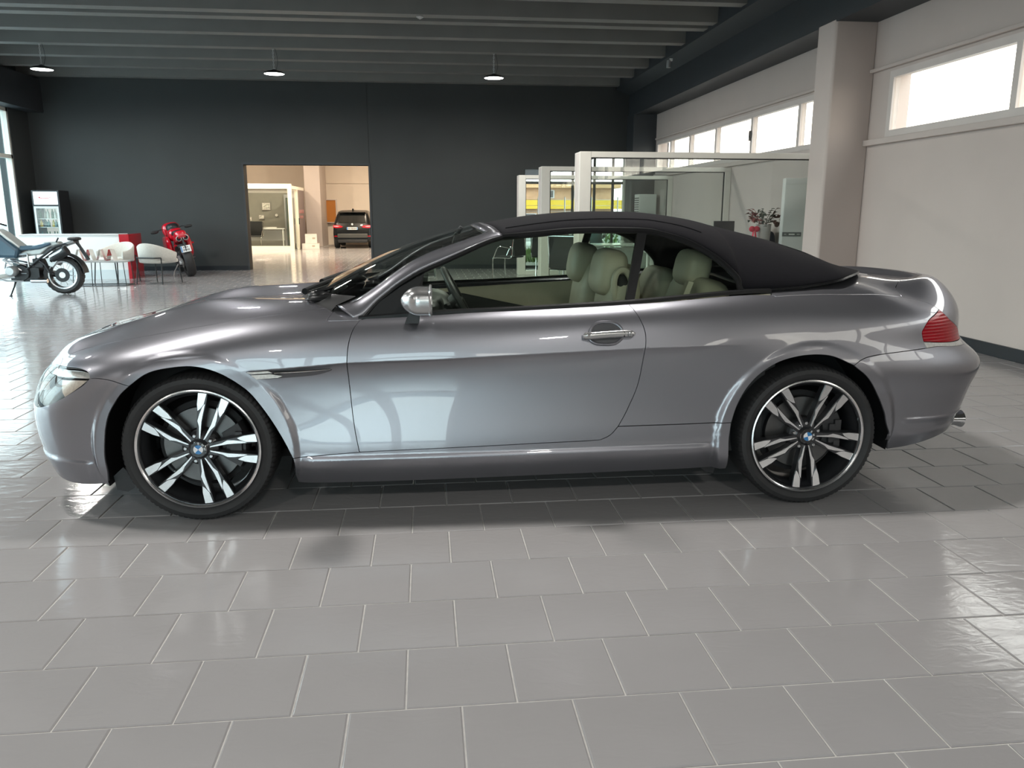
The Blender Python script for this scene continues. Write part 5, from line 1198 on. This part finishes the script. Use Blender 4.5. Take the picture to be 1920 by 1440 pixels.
g = MB(); sball(g, (-1.28, 0, 1.05), (.16, .17, .14), .7); g.obj('headlight_fairing', MBL, am, True)
g = MB(); g.tube([(-.70, -.16, .24), (-.72, -.20, .14), (-.74, -.30, .006)], [.016, .014, .013], 8); g.lathe([(.001, 0), (.03, 0), (.03, .008), (.001, .008)], 14, Matrix.Translation((-.74, -.30, .0))); g.obj('side_stand', MATS['black_metal'], am)
g = MB(); g.tube([(-.80, -.15, .33), (-.68, -.25, .32)], .012, 8); g.tube([(-.60, -.15, .36), (-.50, -.20, .36)], .010, 8); g.obj('footpeg', MATS['steel'], am)
# ------------------------------------------------------------------ red sport motorcycle seen from behind, leaning on its stand
rm = thing('sport_motorcycle', 'red sport motorcycle seen from behind, leaning on its side stand', 'motorcycle', (-3.84, 13.1, 0), 0)
rm.rotation_euler = (0, math.radians(-11), math.radians(24))
MRD = pm('moto_red', (.55, .006, .02), .22, coat=.9, noise=.05)
def wheel3(par, cy, R, w):
    Mw = Matrix.Translation((0, cy, R)) @ Matrix.Rotation(HP, 4, 'Y')
    g = MB(); g.lathe([(R * .70, -w * .42), (R * .84, -w * .5), (R * .93, -w * .42), (R * .985, -w * .2), (R, 0), (R * .985, w * .2), (R * .93, w * .42), (R * .84, w * .5), (R * .70, w * .42)], 64, Mw, None, True); t_ = g.obj('tyre', MATS['rubber'], par, 50)
    g = MB(); g.lathe([(R * .62, -w * .40), (R * .71, -w * .43), (R * .70, 0), (R * .71, w * .43), (R * .62, w * .40), (R * .66, 0)], 48, Mw, None, True)
    for k in range(5): a_ = k * 1.2566; g.tube([Mw @ Vector((.03 * math.cos(a_), .03 * math.sin(a_), 0)), Mw @ Vector((R * .66 * math.cos(a_), R * .66 * math.sin(a_), 0))], .018, 6)
    g.obj('wheel_rim', MATS['black_metal'], t_, 40)
wheel3(rm, .32, .315, .19); wheel3(rm, 1.72, .30, .12)
g = MB(); sball(g, (0, .48, .83), (.13, .36, .11), .6, Matrix.Rotation(math.radians(-14), 4, 'X')); g.obj('tail_fairing', MRD, rm, True)
g = MB(); sball(g, (0, .62, .93), (.12, .26, .05), .6, Matrix.Rotation(math.radians(-6), 4, 'X')); g.obj('seat', MATS['black_plastic'], rm, True)
g = MB(); sball(g, (0, 1.05, .88), (.16, .27, .15), .7); g.obj('tank', MRD, rm, True)
for sx in (-1, 1):
    g = MB(); sball(g, (sx * .20, 1.15, .62), (.07, .42, .26), .7); g.obj('side_fairing', MRD, rm, True)
    g = MB(); g.lathe([(.001, .10), (.045, .10), (.055, .02), (.058, 0), (.045, -.004), (.040, .05), (.001, .05)], 20, Matrix.Translation((sx * .070, .14, .83)) @ Matrix.Rotation(-HP, 4, 'X')); e_ = g.obj('exhaust', MATS['steel'], rm, 40)
    g = MB(); g.lathe([(.001, .03), (.040, .03)], 16, Matrix.Translation((sx * .070, .14, .83)) @ Matrix.Rotation(-HP, 4, 'X')); g.obj('exhaust_bore', DARKIN, e_)
    g = MB(); g.tube([(sx * .10, .70, .42), (sx * .105, .32, .32)], [.04, .03], 10); g.obj('swingarm', MATS['alu'], rm, True)
    g = MB(); g.tube([(sx * .12, .85, .35), (sx * .16, .72, .55), (sx * .12, .42, .82)], .016, 8); g.obj('frame_tube', MRD, rm, True)
    g = MB(); g.tube([(sx * .10, 1.45, 1.0), (sx * .24, 1.42, 1.02), (sx * .33, 1.40, .99)], .009, 6); sball(g, (sx * .36, 1.40, .99), (.085, .02, .035), .8); g.obj('mirror', MATS['black_plastic'], rm, True)
    g = MB(); g.tube([(sx * .10, .80, .36), (sx * .24, .74, .35)], .009, 6); g.obj('footpeg', MATS['steel'], rm)
    g = MB(); sball(g, (sx * .17, .13, .70), (.03, .03, .02), .9); g.obj('indicator', LENSR, rm, True)
g = MB(); sball(g, (0, 1.52, .98), (.19, .16, .16), .7); g.obj('front_fairing', MRD, rm, True)
g = MB(); sball(g, (-.01, 1.10, 1.03), (.13, .2, .10), .8); g.obj('tail_bag', MATS['black_plastic'], rm, True)
g = MB(); g.box((0, .07, .605), (.20, .008, .135), 0, None, -.25); pl_ = g.obj('number_plate', pm('plate_white', (.75, .76, .76), .35), rm)
g = MB(); g.box((-.085, .063, .607), (.024, .004, .128), 0, None, -.25); g.obj('plate_band', pm('plate_blue', (.08, .25, .55), .35), pl_)
g = MB()
for k in range(5): g.box((-.045 + .026 * k, .058, .585), (.013, .004, .035), 0, None, -.25)
for k in range(4): g.box((-.035 + .026 * k, .072, .638), (.012, .004, .03), 0, None, -.25)
g.obj('plate_text', MATS['black_plastic'], pl_)
g = MB(); sball(g, (0, .12, .50), (.09, .03, .025), .7); g.obj('reflector', LENSR, rm, True)
g = MB(); g.tube([(0, .16, .80), (0, .10, .68), (0, .07, .55)], .02, 8); g.obj('plate_holder', MATS['black_plastic'], rm)
g = MB(); sball(g, (0, .95, .38), (.17, .30, .20), .6); g.obj('engine', MATS['black_metal'], rm, True)
g = MB(); sball(g, (-.13, .34, .33), (.05, .10, .05), .6); g.lathe([(.03, 0), (.10, 0), (.10, .006), (.03, .006)], 28, Matrix.Translation((-.115, .32, .315)) @ Matrix.Rotation(HP, 4, 'Y'), None, True); g.obj('rear_hub', MATS['alu'], rm, True)
g = MB(); g.tube([(-.14, .78, .28), (-.27, .70, .14), (-.37, .62, -.055)], [.012, .010, .010], 8); g.obj('side_stand', MATS['alu'], rm)

# ------------------------------------------------------------------ room behind the doorway
WC = MATS['wall_cream']
g = MB(); g.bx(-8.4, 3.2, 30.2, 30.4, 0, 5.0); struct('wall_far', g, WC)
g = MB(); g.bx(-8.6, -8.4, 15.5, 30.4, 0, 5.0); g.bx(2.6, 2.8, 15.5, 30.4, 0, 5.0); struct('wall_side', g, WC)
g = MB(); g.bx(-8.6, 3.2, 15.5, 30.4, 4.9, 5.05); struct('ceiling_2', g, WC)
g = MB(); g.bx(-3.62, -3.02, 28.2, 30.2, 0, 4.9); struct('pillar_2', g, MATS['wall_white'], bevel=.01)
g = MB(); g.bx(-2.98, 3.0, 30.15, 30.2, 2.50, 2.56); struct('trim_3', g, WC)
g = MB(); g.bx(DX0 - .04, DX0, Y0 - .02, Y1 + .02, 0, DZ + .04); g.bx(DX1, DX1 + .04, Y0 - .02, Y1 + .02, 0, DZ + .04); g.bx(DX0, DX1, Y0 - .02, Y1 + .02, DZ, DZ + .05); struct('trim_4', g, MATS['beam_dark'])
# glass office
of = thing('glass_office', 'white-framed glass office box beyond the doorway', 'office', (-5.2, 25.0, 0))
def pt(nm, m_, *bs, **kw):
    g = MB()
    for b_ in bs: g.bx(*b_)
    return g.obj(nm, m_, of, **kw)
FWH = MATS['frame_cream'] = pm('frame_cream', (.84, .80, .68), .4)
pt('top_rail', FWH, (-2.6, 1.58, 0, .10, 2.14, 2.31))
pt('corner_post', FWH, (1.44, 1.58, 0, .10, 0, 2.14))
pt('base_panel', FWH, (-2.6, 1.44, 0, .08, 0, .16))
pt('front_pane', MATS['glass_clear'], (-2.6, 1.44, .03, .04, .16, 2.14))
pt('blind_box', MATS['frame_grey'], (-2.6, 1.44, .12, .22, 2.0, 2.14))
pt('side_rail', FWH, (1.50, 1.58, .10, 3.0, 2.14, 2.25))
pt('side_pane', MATS['glass_clear'], (1.53, 1.54, .10, 1.2, .05, 2.14))
pt('door_post', FWH, (1.50, 1.60, 1.2, 1.30, 0, 2.14))
pt('side_wall', pm('office_mauve', (.22, .17, .16), .6), (1.50, 1.58, 1.3, 3.0, 0, 2.14))
pt('office_wall', pm('office_grey', (.24, .235, .20), .7, noise=.04), (-2.6, 1.48, 2.95, 3.0, 0, 2.14))
pt('door_pull', MATS['black_plastic'], (1.60, 1.63, 1.22, 1.26, .9, 1.12))
g = MB()
for k in range(4): g.tube([(1.585, 1.6 + k * .28, 1.30), (1.585, 1.68 + k * .28, 1.42), (1.585, 1.76 + k * .28, 1.30)], .012, 4)
for k in range(3): g.tube([(1.585, 1.7 + k * .28, 1.20), (1.585, 1.78 + k * .28, 1.10), (1.585, 1.84 + k * .28, 1.2)], .012, 4)
g.obj('wall_script', pm('script_red', (.45, .20, .19), .5), of)
d_ = thing('inner_door', 'pale glazed inner door inside the glass office', 'door', (-4.05, 27.86, 0))
g = MB(); g.bx(-.32, -.26, 0, .05, 0, 2.0); g.bx(.26, .32, 0, .05, 0, 2.0); g.bx(-.26, .26, 0, .05, 1.88, 2.0); g.obj('door_frame', MATS['alu'], d_)
g = MB(); g.bx(-.26, .26, .02, .03, 0, 1.88); g.obj('door_glass', pm('door_green', (.16, .20, .17), .2, coat=.4), d_)
for k, (x, z, w, h, m_, lb) in enumerate(((-5.05, 1.55, .30, .26, 'paper', 'largest framed picture on the grey office wall'), (-5.85, 1.45, .20, .10, 'paper', 'narrow framed picture at the left of the grey office wall'), (-5.25, 1.15, .18, .14, 'paper', 'pale model motorcycle picture above the office desk'), (-4.68, 1.22, .09, .09, 'paper', 'small round white clock on the grey office wall'), (-5.80, 1.08, .34, .14, 'paper', 'low pale certificate at the left of the office wall'))):
    p = thing('picture' if k != 3 else 'wall_clock', lb, 'picture' if k != 3 else 'clock', (x, 27.88, z))
    if k == 3:
        g = MB(); g.lathe([(.001, 0), (.045, 0), (.05, .02), (.001, .02)], 20, Matrix.Rotation(HP, 4, 'X')); g.obj('dial', MATS['paper'], p, 40)
        g = MB(); g.box((0, -.023, .012), (.004, .003, .03)); g.box((.01, -.023, 0), (.022, .003, .004)); g.obj('hand', MATS['black_plastic'], p)
    else:
        g = MB(); g.box((0, 0, 0), (w, .02, h)); g.obj('frame', MATS['frame_grey'], p)
        g = MB(); g.box((0, -.012, 0), (w * .86, .004, h * .82)); g.obj('print', pm('print_%d' % k, (.55, .54, .48), .5, noise=.7, nscale=22), p)
dk = desk(-5.15, 26.6, 0, 'white desk inside the glass office beyond the doorway', 2.0, .7)
for k in range(2):
    p = thing('paper_stack', ['stack of white papers on the left of the office desk', 'flat pile of papers on the right of the office desk'][k], 'papers', ((-5.75, -4.75)[k], 26.5, .75), .2 * k)
    for q in range(4):
        g = MB(); g.box((.01 * (q % 2), 0, .008 + q * (.022 if k == 0 else .01)), (.30 if k == 0 else .55, .22, .016 if k == 0 else .008), .05 * q); g.obj('sheet', MATS['paper'], p)
office_chair(-5.15, 26.0, math.radians(180), 'grey visitor chair with chrome frame in front of the office desk')
# stacked white boxes
for k, (z, s_, lb) in enumerate(((0, (.62, .40, .20), 'lower white carton on the floor beside the glass office'), (.205, (.42, .34, .34), 'upper white carton standing on the lower one'))):
    b_ = thing('carton', lb, 'box', (-3.22 + .02 * k, 26.3, z), .1)
    g = MB(); g.box((0, 0, s_[2] / 2), s_); g.obj('body', MATS['paper'], b_, bevel=.004)
    g = MB(); g.box((0, 0, s_[2] + .001), (s_[0] * .98, .06, .003)); g.box((.10, -s_[1] / 2 - .001, s_[2] * .55), (.10, .003, .06)); g.obj('tape', pm('tape_%d' % k, (.45, .40, .32), .5), b_)
# open wall cabinet
cb = thing('wall_cabinet', 'grey wall cabinet with its door open on an orange inside', 'cabinet', (-2.93, 30.19, .90))
g = MB(); g.bx(-.32, .32, -.20, 0, 0, .03); g.bx(-.32, .32, -.20, 0, .92, .95); g.bx(-.32, -.29, -.20, 0, .03, .92); g.bx(.29, .32, -.20, 0, .03, .92); g.obj('case', MATS['frame_grey'], cb)
g = MB(); g.bx(-.29, .29, -.16, -.01, .03, .92); g.obj('orange_back', pm('cabinet_orange', (.50, .19, .03), .6), cb)
g = MB(); g.box((-.47, -.36, .475), (.40, .02, .94), math.radians(50)); dd = g.obj('door', pm('cabinet_grey', (.36, .35, .30), .5), cb)
g = MB(); g.box((-.58, -.50, .02), (.04, .05, .04)); g.obj('door_knob', MATS['black_plastic'], dd)
# ------------------------------------------------------------------ black car seen from behind in the far room
sv = thing('black_car', 'black hatchback car with red tail lights seen from behind through the doorway', 'car', (-1.69, 26.5, 0), 0)
BP = pm('paint_black', (.004, .005, .006), .3, .0, coat=.25, noise=.1, spec=.25)
secs = [(.0, .66, .28, .80, .94, .52), (.06, .715, .26, .84, 1.02, .56), (.22, .73, .25, .86, 1.30, .56), (.5, .73, .24, .86, 1.39, .55), (1.4, .73, .24, .86, 1.41, .56), (2.1, .73, .24, .86, 1.30, .56), (2.6, .73, .24, .84, .95, .58), (3.2, .71, .25, .78, .86, .58), (3.45, .62, .28, .66, .72, .5)]
g = MB(); vs = []; n_ = 0
for (y, w, zb, zs, zt, wt) in secs:
    half = [(w * .86, zb), (w * .98, zb + .10), (w, (zb + zs) / 2), (w * .975, zs), ((w + wt) / 2 * .97, (zs + zt) / 2 + .03), (wt, zt - .04), (wt * .86, zt), (0, zt + .015)]
    ring = [(x, y, z) for x, z in half] + [(-x, y, z) for x, z in half[-2::-1]]
    n_ = len(ring); vs += ring
g.add(vs, [(i * n_ + q, (i + 1) * n_ + q, (i + 1) * n_ + (q + 1) % n_, i * n_ + (q + 1) % n_) for i in range(len(secs) - 1) for q in range(n_)] + [tuple(range(n_)), tuple((len(secs) - 1) * n_ + q for q in range(n_ - 1, -1, -1))])
g.obj('body', BP, sv, 40)
g = MB(); g.add([(-.50, -.012, .965), (.50, -.012, .965), (.455, .185, 1.27), (-.455, .185, 1.27)], [(0, 1, 2, 3)]); g.obj('rear_window', pm('suv_glass', (.008, .010, .011), .12, coat=.3, noise=.3, nscale=5), sv)
g = MB(); g.box((0, .20, 1.345), (1.0, .22, .03), 0, None, .15); g.obj('roof_spoiler', BP, sv, bevel=.01)
g = MB(); sball(g, (0, .55, 1.44), (.03, .09, .035), .8); g.obj('roof_aerial', BP, sv, True)
for sx in (-1, 1):
    g = MB(); g.prism([(sx * .34, .80), (sx * .44, .855), (sx * .70, .87), (sx * .715, .78), (sx * .60, .755), (sx * .42, .77)], .06, Matrix.Translation((0, .04, 0)) @ Matrix.Rotation(HP, 4, 'X')); tl_ = g.obj('tail_light', pm('suv_lens_%d' % (sx + 1), (.42, .012, .02), .15, coat=1, emit=(1, .05, .06), es=.12), sv)
    g = MB(); g.prism([(sx * .46, .815), (sx * .56, .835), (sx * .68, .835), (sx * .68, .815), (sx * .55, .80)], .008, Matrix.Translation((0, -.015, 0)) @ Matrix.Rotation(HP, 4, 'X')); g.obj('light_bar', pm('suv_bar_%d' % (sx + 1), (.9, .35, .38), .2, emit=(1, .3, .3), es=.5), tl_)
    g = MB(); g.box((sx * .60, -.008, .455), (.16, .03, .035)); g.obj('reflector', LENSR, sv, bevel=.008)
    for y in (.62, 2.85):
        Mw = Matrix.Translation((sx * .64, y, .27)) @ Matrix.Rotation(HP, 4, 'Y')
        g = MB(); g.lathe([(.17, -.09), (.25, -.095), (.27, -.07), (.27, .07), (.25, .095), (.17, .09)], 40, Mw, None, True); g.lathe([(.0, .06 * sx), (.17, .07 * sx)], 24, Mw); g.obj('wheel', MATS['rubber'], sv, 40)
    g = MB(); g.prism([(sx * .74, .90), (sx * .86, .92), (sx * .85, 1.0), (sx * .75, .98)], .08, Matrix.Translation((0, 2.2, 0)) @ Matrix.Rotation(HP, 4, 'X')); g.obj('door_mirror', BP, sv, bevel=.01)
g = MB(); g.box((0, -.03, .74), (.40, .02, .095)); np_ = g.obj('number_plate', MATS['plate_white'], sv)
g = MB(); g.box((-.185, -.042, .74), (.03, .004, .095)); g.box((.185, -.042, .74), (.03, .004, .095)); g.obj('plate_band', MATS['plate_blue'], np_)
g = MB()
for k in range(7): g.box((-.14 + .045 * k + (.02 if k > 1 else 0) - .01, -.042, .74), (.026, .004, .055))
g.obj('plate_text', MATS['black_plastic'], np_)
g = MB(); g.box((0, -.02, .47), (1.12, .05, .16)); g.obj('bumper', pm('bumper_grey', (.045, .048, .046), .5), sv, bevel=.02)
g = MB(); g.box((0, .02, .27), (1.1, .10, .12)); g.obj('diffuser', MATS['black_plastic'], sv, bevel=.02)
g = MB(); g.lathe([(.001, .008), (.030, .008), (.036, 0)], 24, Matrix.Translation((0, -.012, .895)) @ Matrix.Rotation(HP, 4, 'X')); bd_ = g.obj('badge', MATS['badge_white'], sv)
g = MB()
for q in (0, 2): g.add([(0, -.022, .895)] + [(.022 * math.cos(HP * (q + i / 5)), -.022, .895 + .022 * math.sin(HP * (q + i / 5))) for i in range(6)], [(0, i, i + 1) for i in range(1, 6)])
g.obj('badge_quarter', MATS['badge_blue'], bd_)
# added warm lamps that light this room, unseen above the door's line of sight
for (x, y) in ((-4.5, 20.5), (-.8, 20.5), (-5.6, 23.6), (-.8, 25.0)):
    L_ = lamp(x, y); tag(L_, 'round hanging lamp added unseen to light the cream room, above the doorway lintel, ' + ('far left' if x < -5 else 'left' if x < -3 else 'near right' if y < 22 else 'far right'), 'lamp', 'added unseen lamps lighting the cream room')
    L_.location.z = 4.46
    for ch in list(COL.objects):
        if ch.parent == L_ and ch.type == 'LIGHT':
            ch.data = ch.data.copy(); ch.data.color = (1, .84, .64); ch.data.energy = BACK_W
# ------------------------------------------------------------------ outside the shop window
g = MB(); g.bx(-60, 80, 33, 90, -.30, -.12); g.bx(9, 80, -60, 33, -.30, -.12); g.bx(3.2, 9, 15.6, 33, -.14, -.02); g.bx(-80, XL - 1.2, -60, 33, -.30, -.12); g.bx(XL - 1.2, 9, -60, YF - .4, -.30, -.12)
o = struct('ground_outside', g, pm('asphalt', (.22, .22, .21), .9, noise=.15, nscale=3))
g = MB(); g.bx(2.9, 5.93, 15.6, 33, 2.86, 3.05); struct('canopy_outside', g, pm('canopy_dark', (.022, .023, .024), .7))
gr = MB(); random.seed(3)
for k in range(5000):
    x, y = random.uniform(3.3, 8.8), random.uniform(17.5, 24); h = random.uniform(.05, .22); a_ = random.uniform(0, 6.28)
    gr.add([(x - .02 * math.cos(a_), y - .02 * math.sin(a_), -.02), (x + .02 * math.cos(a_), y + .02 * math.sin(a_), -.02), (x + random.gauss(0, .05), y + random.gauss(0, .05), h)], [(0, 1, 2)])
o = gr.obj('grass', pm('grass_green', (.13, .22, .05), .8, noise=.4, nscale=4)); tag(o, 'bright green grass strip outside the far window', 'grass', None, 'stuff')
def bush(x, y, z, r, lb):
    b_ = thing('bush', lb, 'bush', (x, y, 0)); g = MB()
    for k in range(900):
        d_ = Vector((random.gauss(0, 1), random.gauss(0, 1), random.gauss(0, 1))).normalized() * r * random.uniform(.6, 1); leaf(g, Vector((d_.x, d_.y, z + d_.z)), Vector((random.gauss(0, 1), random.gauss(0, 1), random.gauss(0, 1))), .12, .07)
    g.obj('foliage', MATS['grass_green'], b_); g = MB(); g.tube([(0, 0, -.1), (0, 0, z)], .04, 6); g.obj('stem', LEAFB, b_)
bush(7.4, 24.6, .55, .75, 'round green bush outside, right of the far window'); bush(5.9, 24.7, .45, .6, 'smaller green bush outside the far window, left of the round one')
fn = thing('wire_fence', 'thin wire fence on posts outside the far window', 'fence', (7.2, 25.5, 0))
for k in range(9):
    g = MB(); g.tube([(-4 + k, 0, -.1), (-4 + k, 0, 1.9)], .025, 6); g.obj('post', MATS['alu'], fn)
g = MB()
for z in np.linspace(.1, 1.8, 9): g.tube([(-4, 0, z), (4, 0, z)], .006, 4)
w_ = g.obj('wire', MATS['alu'], fn); w_['kind'] = 'stuff'
bd = thing('shop_building', 'brown shop building with a yellow band across the street', 'building', (9.5, 56, 0))
BR = pm('brick_brown', (.55, .36, .22), .8, noise=.2, nscale=.8)
g = MB(); g.bx(-7, 5.6, 0, 8, 0, 3.1); g.obj('wall', BR, bd)
g = MB(); g.bx(-8, 6.6, -.6, -.1, 1.58, 2.22); g.obj('yellow_band', pm('band_yellow', (.62, .42, .02), .6), bd)
g = MB(); g.bx(-7.4, 6.1, -.7, 8, 3.1, 3.4); g.obj('roof_edge', pm('eave_ochre', (.55, .34, .16), .7), bd)
for k in range(6):
    g = MB(); g.bx(-6.6 + k * 1.75, -5.4 + k * 1.75, -.08, 0, .1, 1.25); f_ = g.obj('window', MATS['alu'], bd)
    g = MB(); g.bx(-6.5 + k * 1.75, -5.5 + k * 1.75, -.10, -.08, .15, 1.2); g.obj('pane', MATS['black_gloss'], f_)
for k in range(4):
    g = MB(); g.bx(-4.4 + k * 2.3, -3.4 + k * 2.3, -.06, 0, 2.35, 2.95); f_ = g.obj('window', MATS['alu'], bd)
    g = MB(); g.bx(-4.3 + k * 2.3, -3.5 + k * 2.3, -.08, -.06, 2.42, 2.9); g.obj('pane', MATS['black_gloss'], f_)
